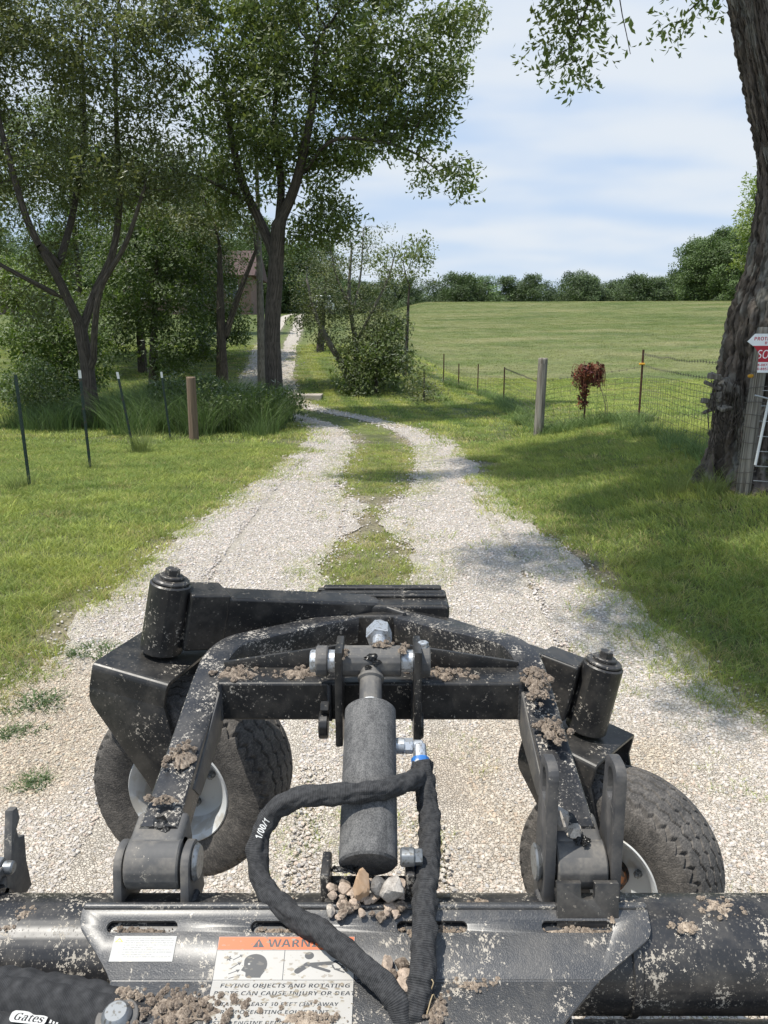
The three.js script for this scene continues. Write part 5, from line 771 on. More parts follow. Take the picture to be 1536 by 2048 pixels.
const loopR = wr(3, 0.0195, 0.55), dropR = wr(9, 0.0215, 0.5);
const hose1 = part('hydraulic_hose', tube(loopPts, loopR, 420, 36), M.sleeve, rake), hose2 = part('hydraulic_hose', tube(dropPts, dropR, 320, 36), M.sleeve, rake);
const ink = canvas(512, 96, (x, w, h) => { x.clearRect(0, 0, w, h); x.fillStyle = '#d9d9d6'; x.font = 'bold 84px sans-serif'; x.textBaseline = 'middle'; x.textAlign = 'center'; x.save(); x.translate(w / 2, h / 2); x.fillText('1/00/1', 0, 4); x.restore(); });
part('lettering', tube(loopPts, (s, a) => loopR(s, a) + 0.0008, 30, 8, { t0: 0.52, t1: 0.42, a0: -0.55, a1: 0.55, face: V3(0, 0.6, 0.8) }), new THREE.MeshStandardMaterial({ name: 'white_hose_print', map: ink, alphaTest: 0.5, roughness: 0.8, side: THREE.DoubleSide }), hose1);
// big sleeve that runs in from the left, and the branded one below it
const bigPts = [V(-1.1, 1.06, 1.1), V(-0.85, 1.062, 1.095), V(-0.65, 1.068, 1.086), V(-0.5, 1.08, 1.07), V(-0.38, 1.1, 1.05)], lowPts = [V(-1.1, 1.084, 1.048), V(-0.8, 1.087, 1.044), V(-0.55, 1.1, 1.041), V(-0.38, 1.15, 1.03)];
const bigR = wr(21, 0.042, 0.14);
part('sleeved_hose', tube(bigPts, bigR, 300, 48), M.sleeveFine, rake); const low = part('sleeved_hose', tube(lowPts, wr(25, 0.034, 0.08), 260, 40), M.sleeveFine, rake);
const brand = canvas(512, 160, (x, w, h) => { x.clearRect(0, 0, w, h); x.fillStyle = '#c9c9c6'; x.beginPath(); x.roundRect(60, 18, 330, 112, 40); x.fill(); x.fillStyle = '#1c1c1e'; x.font = 'italic bold 96px serif'; x.textAlign = 'center'; x.textBaseline = 'middle'; x.fillText('Gates', 225, 78); x.fillStyle = '#c9c9c6'; for (let i = 0; i < 3; i++) x.fillRect(420 + i * 30, 40, 18, 60); });
part('lettering', tube(lowPts, () => 0.0375, 30, 10, { t0: 0.66, t1: 0.78, a0: 0.36, a1: -0.36, face: V3(0, 0.97, 0.24) }), new THREE.MeshStandardMaterial({ name: 'hose_brand_print', map: brand, alphaTest: 0.5, roughness: 0.8, side: THREE.DoubleSide }), low);
part('cover_bolt', [cyl(onCover(-0.432, FOLD + 0.066, 0.001), onCover(-0.432, FOLD + 0.066, 0.006), 0.034, 0.034, 0.002)], M.grey, rake);
part('cover_bolt', [cyl(onCover(-0.432, FOLD + 0.066, 0.005), onCover(-0.432, FOLD + 0.066, 0.02), 0.024, 0.022, 0.007)], M.zincDull, rake);
for (const [x, y, D, seed] of [[-0.43, 0.888, 1.305, 1], [-0.028, 0.69, 1.637, 2], [-0.03, 0.762, 1.62, 4]]) part('grease_blob', [lump(600 + seed, 0.017, 0.5, 3, 0.7).translate(x, H - y, -D), lump(610 + seed, 0.011, 0.5, 3, 0.7).translate(x + 0.012, H - y - 0.008, -D + 0.012), lump(620 + seed, 0.009, 0.5, 3, 0.7).translate(x - 0.008, H - y - 0.018, -D + 0.018)], M.grease, rake);

// ------------------------------------------------------------------ stones and mud lying on the machine
function mound(at, rx, rz, h, seed) {                            // a crust of dried earth with a ragged edge
  const n = 26, m = 60, pos = [], idx = [], R = rng(seed), ph = R() * 50;
  for (let i = 0; i <= n; i++) for (let j = 0; j < m; j++) { const a = j / m * 6.28319, f = i / n, e = 1 + 1.1 * fb(Math.cos(a) * 2.1 + ph, Math.sin(a) * 1.5, ph, 4), x = Math.cos(a) * f * rx * e, z = Math.sin(a) * f * rz * e, q = 60; const y = h * (1 - Math.pow(f, 2.2)) * (0.75 + 0.9 * fb(x * 45 + ph, z * 45, 1.1, 3)) + 0.0065 * (1 - f * f) * fb(x * 170 + ph, z * 170, 3.3, 3) - 0.002 * f; pos.push(at.x + x, at.y + y, at.z + z); }
  for (let i = 0; i < n; i++) for (let j = 0; j < m; j++) { const a = i * m + j, b = i * m + (j + 1) % m; idx.push(a, b, a + m, b, b + m, a + m); }
  const g = new THREE.BufferGeometry(); g.setAttribute('position', new THREE.Float32BufferAttribute(pos, 3)); g.setIndex(idx); return solid(crease(g.toNonIndexed(), 0.5));
}
function clump(at, n, spread, size, seed, mat, label, name = 'mud_clump', category = 'mud', base = 1) {
  const R = rng(seed), G = [mound(at, spread[0] * 0.85, spread[1] * 0.85, (spread[2] * 0.7 + size * 0.35) * base, seed)]; n = Math.round(n * 1.5); for (let i = 0; i < n; i++) { const a = R() * 6.28, q = Math.pow(R(), 0.6) * 1.35, r = size * (0.14 + 0.68 * Math.pow(R(), 2.8)); G.push(lump(seed * 7 + i, r, 0.8, r > size * 0.5 ? 3 : 2, 0.8).translate(at.x + Math.cos(a) * q * spread[0], at.y + r * 0.3 + Math.max(0, 1 - q * q) * spread[2] * (0.4 + 0.7 * R()), at.z + Math.sin(a) * q * spread[1])); }
  return single(name, G, mat, at, label, category);
}
clump(V(-0.428, 0.845, 1.475), 34, [0.03, 0.05, 0.025], 0.011, 11, M.mud, 'crumbly mud clump halfway down the left arm');
clump(V(-0.43, 0.862, 1.335), 9, [0.028, 0.014, 0.01], 0.011, 12, M.mud, 'small mud crumb just above the left arm pivot');
clump(V(-0.355, 0.777, 1.735), 26, [0.05, 0.03, 0.02], 0.011, 13, M.mud, 'brown mud pile on the cross tube beside the left arm');
clump(V(-0.21, 0.777, 1.735), 26, [0.055, 0.03, 0.016], 0.01, 14, M.mud, 'brown mud pile on the cross tube left of the cylinder lugs');
clump(V(0.145, 0.777, 1.735), 40, [0.075, 0.03, 0.014], 0.01, 15, M.mud, 'mud and gravel heap on the cross tube right of the cylinder lugs');
clump(V(0.362, 0.77, 1.66), 44, [0.028, 0.085, 0.035], 0.014, 16, M.mud, 'long mud lump on the bend of the right arm');
clump(V(0.366, 0.812, 1.52), 34, [0.034, 0.05, 0.03], 0.012, 17, M.mud, 'mud clump lower down the right arm');
clump(V(-0.005, 0.67, 1.66), 12, [0.025, 0.014, 0.008], 0.008, 18, M.mud, 'rusty mud smear on top of the pin barrel');
clump(V(-0.09, 0.68, 1.64), 14, [0.008, 0.03, 0.006], 0.006, 19, M.mud, 'grit wedged between the left lug and pin barrel');
clump(V(0.045, 0.675, 1.645), 14, [0.01, 0.03, 0.008], 0.007, 20, M.mud, 'grit wedged between the right lug and pin barrel');
single('field_stone', [lump(301, 0.034, 0.9, 4, 0.5).scale(0.8, 1.3, 0.9).rotateZ(0.25).translate(0.335, H - 0.882, -1.305)], M.stone, V(0.335, 0.9, 1.305), 'pale stone leaning above the right arm pivot', 'stone');
single('field_stone', [lump(302, 0.02, 0.8, 3, 0.4).translate(0.36, H - 0.893, -1.285)], M.white, V(0.36, 0.905, 1.285), 'small whitish stone stuck on the right arm pivot', 'stone');
clump(V(0.372, 0.9, 1.265), 10, [0.018, 0.014, 0.006], 0.011, 22, M.grease, 'black greasy mud below the small whitish stone', 'mud_clump', 'mud');
for (const [x, D, n, sp, seed, label] of [[-0.66, 1.205, 8, 0.02, 31, 'mud crumbs on the left end of the main tube'], [-0.68, 1.18, 6, 0.012, 32, 'single mud crumb on the left end of the main tube, nearer the hose'], [-0.19, 1.235, 9, 0.02, 33, 'mud crumbs on the main tube behind the hose loop'], [0.268, 1.19, 12, 0.017, 34, 'mud crumb on the main tube left of the notched plate'], [0.175, 1.23, 8, 0.02, 35, 'mud smear on the main tube between hose and notched plate'], [0.62, 1.22, 20, 0.04, 36, 'mud crumbs on the main tube beneath the right tyre'], [0.545, 1.185, 12, 0.026, 37, 'mud crumbs on the main tube right of the cover plate']]) { const a = Math.acos(clamp((TUBE[1] - D) / TUBE[2], -1, 1)), y = TUBE[0] - Math.sin(a) * TUBE[2]; clump(V(x, y + 0.002, D), n, [sp, sp * 0.6, 0.005], 0.0085, seed, M.mudPale, label); }
clump(onCover(0.05, 0.045, 0), 8, [0.008, 0.008, 0.003], 0.006, 41, M.mudPale, 'mud crumb on the cover plate left of the hanging hose');
clump(onCover(0.41, 0.02, 0.001), 6, [0.006, 0.014, 0.002], 0.006, 42, M.mudPale, 'mud smear on the cover plate right of the last slot');
for (const [i, x] of [-0.432, -0.175, 0.086, 0.345].entries()) { const p = onCover(x, 0.038, -0.0085); clump(p, 46, [0.054, 0.006, 0.002], 0.0058, 50 + i, i === 0 ? M.mud : M.mudPale, 'packed gravel in the ' + ['leftmost slot of the cover plate', 'second slot, beside the hose loop', 'third slot, behind the hanging hose', 'rightmost slot of the cover plate'][i], 'packed_gravel', 'gravel'); }
clump(onCover(-0.33, FOLD + 0.045, 0), 150, [0.085, 0.04, 0.006], 0.0095, 61, M.mud, 'broad crumbly mud patch on the cover plate left of the warning decal');
clump(onCover(-0.425, FOLD + 0.03, 0), 20, [0.028, 0.015, 0.008], 0.011, 62, M.mudPale, 'pale mud crust beside the round bolt');
clump(onCover(-0.13, FOLD + 0.062, 0.001), 40, [0.06, 0.02, 0.003], 0.007, 63, M.mudPale, 'mud crumbs over the lower right of the warning decal');
clump(onCover(0.085, FOLD + 0.045, 0.001), 22, [0.022, 0.03, 0.006], 0.009, 64, M.mud, 'mud crumbs beside the foot of the hanging hose');
clump(onCover(0.15, FOLD + 0.006, 0.0), 26, [0.04, 0.012, 0.001], 0.006, 65, M.mudPale, 'flat pale mud smear on the fold right of the hoses');
for (const [i, [x, s, r, m, label]] of [[0.005, 0.1, 0.017, 'pebble', 'pinkish stone wedged between the two hoses, upper left'], [0.03, 0.098, 0.015, 'mud', 'brown mud lump wedged between the two hoses, at the top'], [0.012, 0.118, 0.016, 'mud', 'rounded stone in the middle of the hose wedge'], [0.038, 0.115, 0.018, 'pebble', 'larger stone against the hanging hose'], [0.03, 0.135, 0.021, 'pebble', 'pale stone lowest in the hose wedge']].entries()) single('field_stone', [lump(320 + i, r, 0.85, 3, 0.45).translate(...onCover(x, s, 0.012).toArray())], M[m], onCover(x, s, 0), label, 'stone');
{ // stones lying in the cylinder cradle
  const R = rng(401); single('field_stone', [lump(331, 0.027, 1.0, 4, 0.3).scale(0.78, 1.25, 0.8).translate(CX - 0.012, H - 0.95, -1.205)], M.tanStone, V(CX - 0.012, 0.98, 1.205), 'smooth tan stone standing upright in the cylinder cradle', 'stone');
  single('field_stone', [lump(332, 0.029, 0.95, 4, 0.5).translate(CX + 0.045, H - 0.955, -1.2)], M.stone, V(CX + 0.045, 0.98, 1.2), 'large rough grey stone at the right of the cylinder cradle', 'stone');
  single('field_stone', [lump(333, 0.021, 0.9, 3, 0.4).translate(CX + 0.018, H - 0.955, -1.21)], M.greyStone, V(CX + 0.018, 0.975, 1.21), 'dark grey stone between the tan stone and the rough one', 'stone');
  single('field_stone', [lump(334, 0.0125, 0.9, 3, 0.3).scale(0.9, 1.2, 0.9).translate(CX - 0.066, H - 0.988, -1.184)], M.white, V(CX - 0.066, 0.998, 1.184), 'small white pebble at the left edge of the cylinder cradle', 'stone');
  const first = []; for (let i = 0; i < 54; i++) { const x = CX + (R() * 2 - 1) * 0.066, z = R(), r = 0.0065 + 0.008 * Math.pow(R(), 1.5), p = V(x, 0.994 - 0.03 * z - 0.006 * R(), 1.176 + 0.05 * z); const m = single('cradle_pebble', [lump(340 + i, r, 0.8, r > 0.01 ? 3 : 2, 0.4).translate(p.x, p.y, p.z)], R() < 0.25 ? M.mud : M.pebble, p, 'small broken stone in the heap filling the cylinder cradle', 'stone', 'small stones heaped in the cylinder cradle'); first.push(m); }
  clump(V(CX - 0.045, 0.96, 1.262), 12, [0.03, 0.012, 0.004], 0.008, 402, M.grease, 'black greasy mud behind the stones in the cradle');
}
for (let i = 0, R = rng(77); i < 5; i++) { const a = [[-0.45, 0.97, 1.245], [0.055, 0.99, 1.16], [0.06, 1.03, 1.08], [0.085, 1.05, 1.06], [-0.15, 0.76, 1.72]][i], p = V(...a); single('dry_stalk', tube([p, p.clone().add(V3(0.03 * (R() - 0.2), 0.012, 0.03 * R())), p.clone().add(V3(0.07 * (R() - 0.3), 0.002 - 0.02 * R(), 0.05 * R()))], () => 0.0011, 12, 5), M.straw, p, ['dry grass stalk behind the left arm pivot', 'dry grass stalk beside the hanging hose on the cover plate', 'dry grass stalk at the foot of the hoses', 'dry bent stalk on the fold right of the hoses', 'dry stalk trailing from the mud on the cross tube'][i], 'grass stalk'); }

// ------------------------------------------------------------------ posts, fence, sign
const lean = (b, dx, dz) => (g) => g.translate(-b.x, -b.y, -b.z).applyMatrix4(new THREE.Matrix4().set(1, dx, 0, 0, 0, 1, 0, 0, 0, dz, 1, 0, 0, 0, 0, 1)).translate(b.x, b.y, b.z);
function tPost(x, D, h, mat, tip, label, group, dx = 0, turn = 0.3) {
  const b = GP(x, D), t = thing('steel_post', b, label, 'fence post', group), L = lean(b, dx, 0), sh = shapeOf([[-0.02, -0.003], [0.02, -0.003], [0.02, 0.003], [0.003, 0.004], [0.003, 0.032], [-0.003, 0.032], [-0.003, 0.004], [-0.02, 0.003]]);
  const up = (y0, y1) => { const g = new THREE.ExtrudeGeometry(sh, { depth: y1 - y0, bevelEnabled: false }); g.rotateX(-Math.PI / 2).rotateY(turn).translate(b.x, b.y + y0, b.z); return L(solid(g)); };
  const studs = []; for (let y = 0.25; y < h - 0.15; y += 0.055) studs.push(L(solid(new THREE.BoxGeometry(0.016, 0.02, 0.012).translate(0, 0, 0.008).rotateY(turn).translate(b.x, b.y + y, b.z))));
  part('post', up(-0.3, tip ? h - 0.11 : h), mat, t); const st = part('stud', studs, mat, t); tag(st, null, null, null, 'stuff'); if (tip) part('painted_tip', up(h - 0.11, h), M.whitePaint, t); return t;
}
tPost(-4.53, 9.56, 1.42, M.steelGreen, false, 'tallest dark steel post with a rusty top, nearest of the row on the left lawn', null, -0.03);
tPost(-4.3, 11.0, 1.42, M.steelGreen, true, 'green steel post with a white tip, in front of the spreading tree', null, -0.03);
tPost(-4.29, 12.95, 1.36, M.steelGreen, true, 'leaning green steel post with a white tip, a weed clump at its foot', null, -0.14);
tPost(-4.14, 14.7, 1.32, M.steelGreen, true, 'farthest white-tipped steel post, just left of the brown wooden post', null, -0.08);
function woodPost(x, D, h, r, mat, label, dx = 0, square) {
  const b = GP(x, D), t = thing('wooden_post', b, label, 'fence post'), L = lean(b, dx, 0), n = 60, m = 40, pos = [], uv = [], idx = [];
  for (let i = 0; i <= n + 1; i++) for (let j = 0; j <= m; j++) { const a = (j % m) / m * 6.28319, y = -0.25 + (h + 0.25) * Math.min(1, i / n), c = Math.cos(a), s = Math.sin(a), sq = square ? 1 / Math.max(Math.abs(c), Math.abs(s)) * 0.5 + 0.5 : 1; let q = r * sq * (1 - 0.04 * y) * (1 + 0.05 * fb(c * 1.4 + x, s * 1.4, y * 1.3, 3)) - 0.006 * sstep(0.55, 0.8, Math.abs(pn(c * 5 + x, s * 5, y * 0.5)) * 3); if (i > n) q = 0.0001; else if (i === n) q *= 0.94; pos.push(b.x + c * q, b.y + y + (i > n ? 0.004 : 0.01 * pn(c * 3, s * 3, 2)), b.z + s * q); uv.push(j / m * 0.9, y); }
  for (let i = 0; i <= n; i++) for (let j = 0; j < m; j++) { const a = i * (m + 1) + j, q = a + m + 1; idx.push(a, q, a + 1, a + 1, q, q + 1); }
  const g = new THREE.BufferGeometry(); g.setAttribute('position', new THREE.Float32BufferAttribute(pos, 3)); g.setAttribute('uv', new THREE.Float32BufferAttribute(uv, 2)); g.setIndex(idx); g.computeVertexNormals();
  part('post', L(g), mat, t); return [t, L, b];
}
woodPost(-3.7, 14.75, 1.22, 0.093, M.brownPost, 'short round brown wooden post standing before the dark thicket');
const [cornerPost] = woodPost(2.85, 14.0, 1.4, 0.09, M.post, 'grey weathered wooden post in the middle of the right fence', 0.02);
const gp = GP(3.55, 7.42), [gatePost, LG, gb] = woodPost(3.57, 7.42, 1.62, 0.062, M.post, 'tall grey gate post carrying the red and white sign, beside the big trunk', 0.03, true);
part('insulator', [LG(lump(701, 0.03, 0.7, 2, 0.2).scale(1.2, 1, 0.8).translate(gb.x - 0.09, gb.y + 1.17, gb.z + 0.03))], M.yellow, gatePost);
{ // wire ties round the gate post
  for (let i = 0; i < 9; i++) { const y = 0.12 + i * 0.135 + 0.02 * Math.sin(i * 5), pts = []; for (let k = 0; k <= 16; k++) { const a = k / 16 * 6.28; pts.push(V3(gb.x + 0.03 * y + Math.cos(a) * 0.088, gb.y + y + 0.012 * Math.sin(a + i), gb.z + Math.sin(a) * 0.088)); } part('wire_tie', tube(pts, () => 0.0035, 32, 6), M.wire, gatePost); }
}
const FP = [[2.05, 26.5], [2.5, 26.0], [3.1, 25.4], [3.42, 21.9], [2.95, 14.05], [4.6, 13.75], [4.15, 11.4]];
tPost(2.05, 26.5, 0.98, M.rustPost, false, 'thin rusty post at the far end of the right fence, beside the light shrub');
tPost(2.52, 26.0, 0.8, M.rustPost, false, 'small rusty post second from the far end of the right fence');
tPost(3.1, 25.4, 0.92, M.rustPost, false, 'rusty steel post with a yellow clip, third from the far end of the right fence');
tPost(3.42, 21.9, 0.98, M.rustPost, false, 'rusty steel post left of the grey weathered wooden post');
{ const t = tPost(4.6, 13.75, 1.28, M.rustPost, false, 'rusty steel post with a yellow insulator, between the dead red plant and the big trunk'); const b = t.position; part('insulator', [solid(new RoundedBoxGeometry(0.1, 0.035, 0.05, 2, 0.012).translate(b.x - 0.02, b.y + 1.03, b.z + 0.03))], M.yellow, t); }
{ // dead plant hanging on a bare post
  const b = GP(3.68, 14.0), t = thing('dead_plant', b, 'dried red-brown vine heaped over a thin stake in the right fence', 'plant'); part('stake', cyl(V3(b.x, b.y - 0.2, b.z), V3(b.x, b.y + 1.0, b.z), 0.018, 0.015), M.rustPost, t);
  const R = rng(55), tw = [], lv = []; for (let i = 0; i < 60; i++) { const a = R() * 6.28, r = 0.24 * Math.sqrt(R()), p = V3(b.x + 0.04 + Math.cos(a) * r * 0.7, b.y + 0.95 + 0.16 * R(), b.z + Math.sin(a) * r * 0.7); tw.push(tube([p, p.clone().add(V3(Math.cos(a) * 0.1, 0.03, Math.sin(a) * 0.1)), p.clone().add(V3(Math.cos(a) * 0.15, -0.15 - 0.2 * R(), Math.sin(a) * 0.12))], () => 0.004, 8, 4)); }
  part('dry_stem', tw, M.dead, t); for (let i = 0; i < 120; i++) { const low = i > 88, a = R() * 6.28, r = (low ? 0.08 : 0.26) * Math.sqrt(R()); lv.push([b.x + (low ? -0.04 : 0.03) + Math.cos(a) * r, b.y + (low ? 0.45 + 0.45 * R() : 0.82 + 0.34 * R() - 0.5 * r * r), b.z + Math.sin(a) * r, 0.3 + 0.3 * R(), R() * 6.28, R(), R(), 0.6 + 0.8 * R(), 0.6 + 0.6 * R(), 0.6 + 0.6 * R()]); } scatter('withered_leaf', sprigGeo(77, 12, 0.075, 0.16, 0.8), M.dead, lv, null, null, t);
  const sp = GP(4.05, 13.9); single('dry_weed', [tube([sp, sp.clone().add(V3(-0.04, 0.4, 0)), sp.clone().add(V3(-0.18, 0.78, 0.02))], () => 0.008, 16, 6), tube([sp, sp.clone().add(V3(0.02, 0.3, 0)), sp.clone().add(V3(-0.05, 0.55, 0.02))], () => 0.006, 16, 6)], M.straw, sp, 'pale dry weed stalks leaning right of the dead red plant', 'weed');
}
{ // woven wire with barbed strands above
  const span = (x0, D0, x1, D1, hgt, dx, rows, barb, label) => {
    const a = GP(x0, D0), b = GP(x1, D1), t = thing('wire_fence', a, label, 'fence'), L = a.distanceTo(b), n = Math.max(4, Math.round(L / dx)), at = (s, y) => { const x = lerp(x0, x1, s), D = lerp(D0, D1, s); return GP(x, D, y + 0.02 * pn(s * 9, y * 4, x0)); }, R = rng(Math.round(x0 * 100)), G = [];
    for (let j = 0; j <= rows; j++) { const y = 0.04 + (hgt - 0.04) * Math.pow(j / rows, 0.8), pts = []; for (let i = 0; i <= 12; i++) pts.push(at(i / 12, y)); part('strand', tube(pts, () => 0.0026, 40, 4), M.wire, t); }
    for (let i = 1; i < n; i++) { const s = (i + 0.3 * (R() - 0.5)) / n; G.push(tube([at(s, 0.03), at(s + 0.004 * R(), hgt * 0.5), at(s, hgt)], () => 0.0022, 8, 4)); } tag(part('stay_wire', G, M.wire, t), null, null, null, 'stuff');
    for (const y of barb) { const pts = [], bb = []; for (let i = 0; i <= 12; i++) pts.push(at(i / 12, y - 0.05 * Math.sin(i / 12 * 3.14))); const cv = new THREE.CatmullRomCurve3(pts); for (let i = 0; i < L / 0.13; i++) { const p = cv.getPointAt(clamp(i * 0.13 / L)); bb.push(p); } const g = [tube(pts, () => 0.003, 60, 4)]; for (const p of bb) for (const k of [0, 1]) g.push(tube([p.clone().add(V3(-0.012, k ? 0.022 : -0.022, 0.01)), p.clone().add(V3(0.012, k ? -0.022 : 0.022, -0.01))], () => 0.0028, 2, 4)); part('barbed_strand', g, M.wire, t); }
  };
  span(2.95, 14.05, 4.6, 13.78, 0.8, 0.15, 7, [0.98], 'sagging woven wire fence between the grey post and the rusty post with the yellow insulator');
  span(4.6, 13.72, 4.05, 8.6, 0.85, 0.15, 8, [1.0, 1.2], 'woven wire with barbed strands between the rusty post and the big trunk');
  span(3.42, 21.9, 2.95, 14.1, 0.72, 0.3, 6, [0.95], 'thin woven wire fence running back from the grey wooden post');
  span(2.05, 26.5, 3.4, 22.0, 0.7, 0.3, 5, [], 'far end of the woven wire fence beside the light shrub');
}
{ // wire gate right of the post, hooked to it with a pale pipe
  const t = thing('wire_gate', GP(3.75, 7.3), 'galvanised wire gate hung right of the signed post', 'gate'), y0 = t.position.y, W = (x, y, z = 0) => V3(x, y0 + y, -7.3 + z);
  for (let i = 0; i < 7; i++) { const y = 0.14 + i * 0.145; part('strand', tube([W(3.6, y + 0.01), W(3.8, y), W(4.1, y + 0.02), W(4.6, y)], () => 0.0042, 24, 6), M.galv, t); }
  for (let i = 0; i < 5; i++) { const x = 3.79 + i * 0.17; part('stay_wire', tube([W(x, 0.1), W(x + 0.015, 0.5), W(x + 0.03, 1.0)], () => 0.004, 16, 6), M.galv, t); }
  part('gate_pipe', tube([W(3.635, 1.04, 0.1), W(3.6, 0.75, 0.1), W(3.555, 0.32, 0.1)], () => 0.0125, 20, 12), M.whitePaint, t); part('gate_latch', tube([W(3.48, 0.98, 0.1), W(3.6, 0.95, 0.11), W(3.76, 0.9, 0.1), W(3.79, 0.93, 0.08)], () => 0.009, 24, 8), M.galv, t);
}
{ // yard sign
  const at = GP(3.47, 7.15), t = thing('yard_sign', at, 'red and white security sign on a white stake in front of the gate post', 'sign'), y = 1.66;
  const face = canvas(512, 512, (x, w, h) => {
    x.fillStyle = '#eef0f1'; x.fillRect(0, 0, w, h); x.fillStyle = '#b3182c'; x.fillRect(0, 160, w, 210); x.fillStyle = '#b3182c'; x.textAlign = 'center'; x.font = 'bold 62px sans-serif'; x.fillText('PROTECTED', 250, 92); x.font = 'bold 48px sans-serif'; x.fillText('BY', 240, 142);
    x.fillStyle = '#f4f4f4'; x.save(); x.translate(128, 322); x.transform(0.78, 0, -0.12, 1, 0, 0); x.textAlign = 'left'; x.font = '150px sans-serif'; x.fillText('SOUTH', 0, 0); x.restore(); x.beginPath(); x.moveTo(84, 180); x.quadraticCurveTo(120, 260, 100, 350); x.lineTo(84, 350); x.closePath(); x.fill();
    x.fillStyle = '#b3182c'; x.font = 'bold 46px sans-serif'; x.textAlign = 'left'; x.fillText('-888-0877', 86, 424); x.fillText('-870-8857', 86, 474);
  });
  const sh = shapeOf([[-0.2, 0.155], [-0.13, 0.235], [0.13, 0.235], [0.21, 0.155], [0.21, -0.1], [0.13, -0.165], [-0.075, -0.165], [-0.075, 0.03], [-0.12, 0.095]].reverse()), g = new THREE.ExtrudeGeometry(sh, { depth: 0.006, bevelEnabled: false });
  const p = g.attributes.position, uv = g.attributes.uv; for (let i = 0; i < p.count; i++) uv.setXY(i, (p.getX(i) + 0.2) / 0.41, (p.getY(i) + 0.17) / 0.41); const gg = g.scale(0.88, 0.88, 1).rotateY(-0.25).translate(at.x + 0.06, y, at.z);
  part('sign_panel', gg, new THREE.MeshStandardMaterial({ name: 'sign_print', map: face, roughness: 0.5 }), t); part('stake', [bar(V3(at.x - 0.02, at.y - 0.1, at.z - 0.02), V3(at.x - 0.02, y - 0.2, at.z - 0.02), 0.02, 0.02, 0.004)], M.whitePaint, t); part('stake_sleeve', [bar(V3(at.x - 0.02, y - 0.36, at.z - 0.018), V3(at.x - 0.02, y - 0.1, at.z - 0.018), 0.026, 0.024, 0.004)], M.red, t);
}
{ // weeds on the lawn
  const bl = tuftGeo(31, 30, 0.5, 0.09, 0.005, 0.8, 3), R = rng(7), L = (x, D, n, s, sp) => Array.from({ length: n }, () => { const xx = x + (R() - 0.5) * sp, d = D + (R() - 0.5) * sp, v = 0.8 + 0.4 * R(); return [xx, ground(xx, d) - 0.01, -d, s * (0.6 + 0.6 * R()), R() * 6.28, 0, 0, 0.95 * v, 0.95 * v, 0.9 * v]; });
  for (const [x, D, n, s, sp, label] of [[-4.55, 9.5, 9, 0.7, 0.5, 'weeds and grass round the foot of the tallest steel post'], [-4.3, 11, 5, 0.5, 0.3, 'weeds round the foot of the second steel post'], [-4.25, 12.9, 8, 1.0, 0.3, 'tall weed clump round the leaning steel post'], [-4.14, 14.6, 5, 0.6, 0.3, 'grass tuft at the foot of the farthest white-tipped post'], [3.4, 7.6, 10, 0.75, 0.4, 'pale grass clump between the big trunk and gate post'], [3.05, 7.9, 4, 0.8, 0.3, 'seeding grass stalks left of the big trunk'], [3.9, 7.0, 12, 0.9, 0.4, 'tall grass at the foot of the wire gate']]) scatter('weed_clump', bl, M.grass, L(x, D, n, s, sp), label, 'weeds');
}
// ------------------------------------------------------------------ far up the hill: a house among the trees, a parked pickup
{
  const D = 84, g0 = ground(-20, D), t = thing('farm_house', V3(-20, g0, -D), 'brown brick house with a dark roof, glimpsed through the trees on the hill', 'house'), B = (x, y, z, w, h, d) => solid(new THREE.BoxGeometry(w, h, d).translate(-20 + x, g0 + y, -D + z));
  part('wall', B(0, 1.6, 0, 13, 4.0, 8), M.brick, t);
  const rs = new THREE.Shape(); rs.moveTo(-4.6, 0); rs.lineTo(4.6, 0); rs.lineTo(0, 2.9); rs.closePath(); part('roof', solid(new THREE.ExtrudeGeometry(rs, { depth: 14, bevelEnabled: false }).rotateY(Math.PI / 2).translate(-27, g0 + 3.62, -D)), M.roof, t);
  for (const x of [-4.5, -1.6, 1.6, 4.6]) { const f = part('window', B(x, 2.1, 4.04, 1.2, 1.5, 0.08), M.whitePaint, t); const p = part('pane', B(x, 2.1, 4.09, 1.0, 1.3, 0.03), M.pane, t); }
  part('chimney', B(2.5, 6.3, 0, 0.9, 2.4, 0.9), M.brick, t);
  const D2 = 80, x2 = -42.5, g2 = ground(x2, D2), t2 = thing('farm_shed', V3(x2, g2, -D2), 'low brown shed at the far left edge of the hill', 'shed'); part('wall', solid(new THREE.BoxGeometry(9, 3.2, 6).translate(x2, g2 + 1.4, -D2)), M.brick, t2); const r2 = new THREE.Shape(); r2.moveTo(-3.6, 0); r2.lineTo(3.6, 0); r2.lineTo(0, 1.6); r2.closePath(); part('roof', solid(new THREE.ExtrudeGeometry(r2, { depth: 10, bevelEnabled: false }).rotateY(Math.PI / 2).translate(x2 - 5, g2 + 3.02, -D2)), M.roof, t2);
}
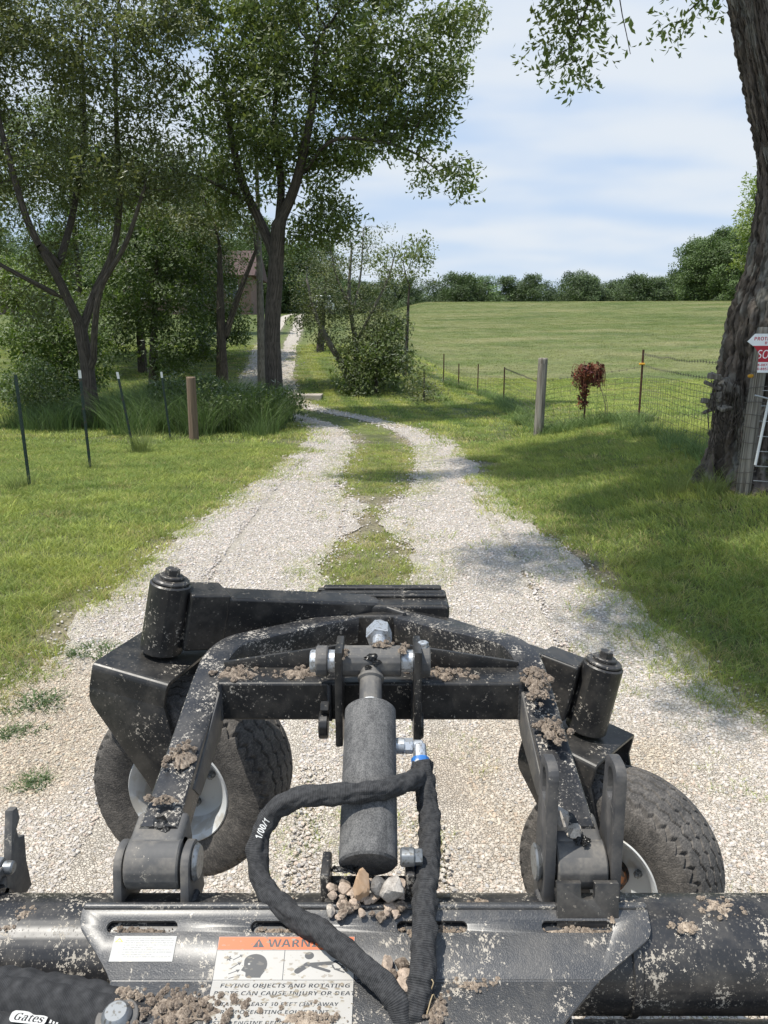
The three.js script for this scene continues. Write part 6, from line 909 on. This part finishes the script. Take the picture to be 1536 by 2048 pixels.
{
  const D = 76, x = -5.9, g0 = ground(x, D), t = thing('pickup_truck', V3(x, g0, -D), 'white pickup truck parked at the top of the driveway behind the bush', 'pickup'), B = (a, b, c, w, h, d, r = 0.08) => solid(new RoundedBoxGeometry(w, h, d, 3, r).translate(x + a, g0 + b, -D + c));
  part('body', [B(0, 0.85, 0, 1.95, 0.75, 5.4, 0.15), B(0, 1.45, -0.4, 1.75, 0.75, 2.0, 0.22)], M.whitePaint, t); part('windscreen', B(0, 1.5, 0.56, 1.5, 0.5, 0.12, 0.04), M.pane, t); part('grille', B(0, 0.9, 2.68, 1.3, 0.35, 0.1, 0.03), M.paint2, t); part('bumper', B(0, 0.58, 2.7, 1.95, 0.2, 0.2, 0.05), M.zincDull, t);
  for (const s of [-1, 1]) { part('headlight', B(s * 0.78, 0.95, 2.68, 0.3, 0.22, 0.1, 0.04), M.galv, t); for (const z of [1.75, -1.75]) part('wheel', cyl(V3(x + s * 0.72, g0 + 0.38, -D + z), V3(x + s * 0.98, g0 + 0.38, -D + z), 0.38, 0.38, 0.06), M.rubber, t); }
}
{ // concrete culvert slab beside the bend
  const b = GP(-2.35, 23.6); single('culvert_slab', [bar(V3(b.x - 0.45, b.y + 0.02, b.z), V3(b.x + 0.45, b.y + 0.02, b.z), 0.9, 0.16, 0.02)], M.concrete, b, 'pale concrete slab beside the driveway where the tracks start uphill', 'slab');
}
// bare weeds and clods at the left edge of the gravel
for (const [x, D, s, label] of [[-2.0, 4.1, 1, 'dark weed tuft in the dirt at the left edge, near the left wheel'], [-2.05, 3.85, 0.7, 'small weed tuft on the bare dirt at the left picture edge'], [-1.9, 4.7, 0.8, 'low weed clump at the corner of the left lawn'], [-1.78, 3.43, 0.45, 'tiny weed sprouting from the gravel left of the left wheel']]) { const R = rng(Math.round(D * 100)); scatter('gravel_weed', tuftGeo(41, 40, 0.06, 0.09, 0.006, 1.6, 2), M.grass, Array.from({ length: 7 }, () => { const xx = x + (R() - 0.5) * 0.3 * s, d = D + (R() - 0.5) * 0.18 * s; return [xx, ground(xx, d) + 0.01, -d, 0.5 + 0.6 * R() * s, R() * 6.28, 0, 0, 0.5, 0.62, 0.7]; }), label, 'weeds'); }

shade(scene);
renderer.render(scene, camera);
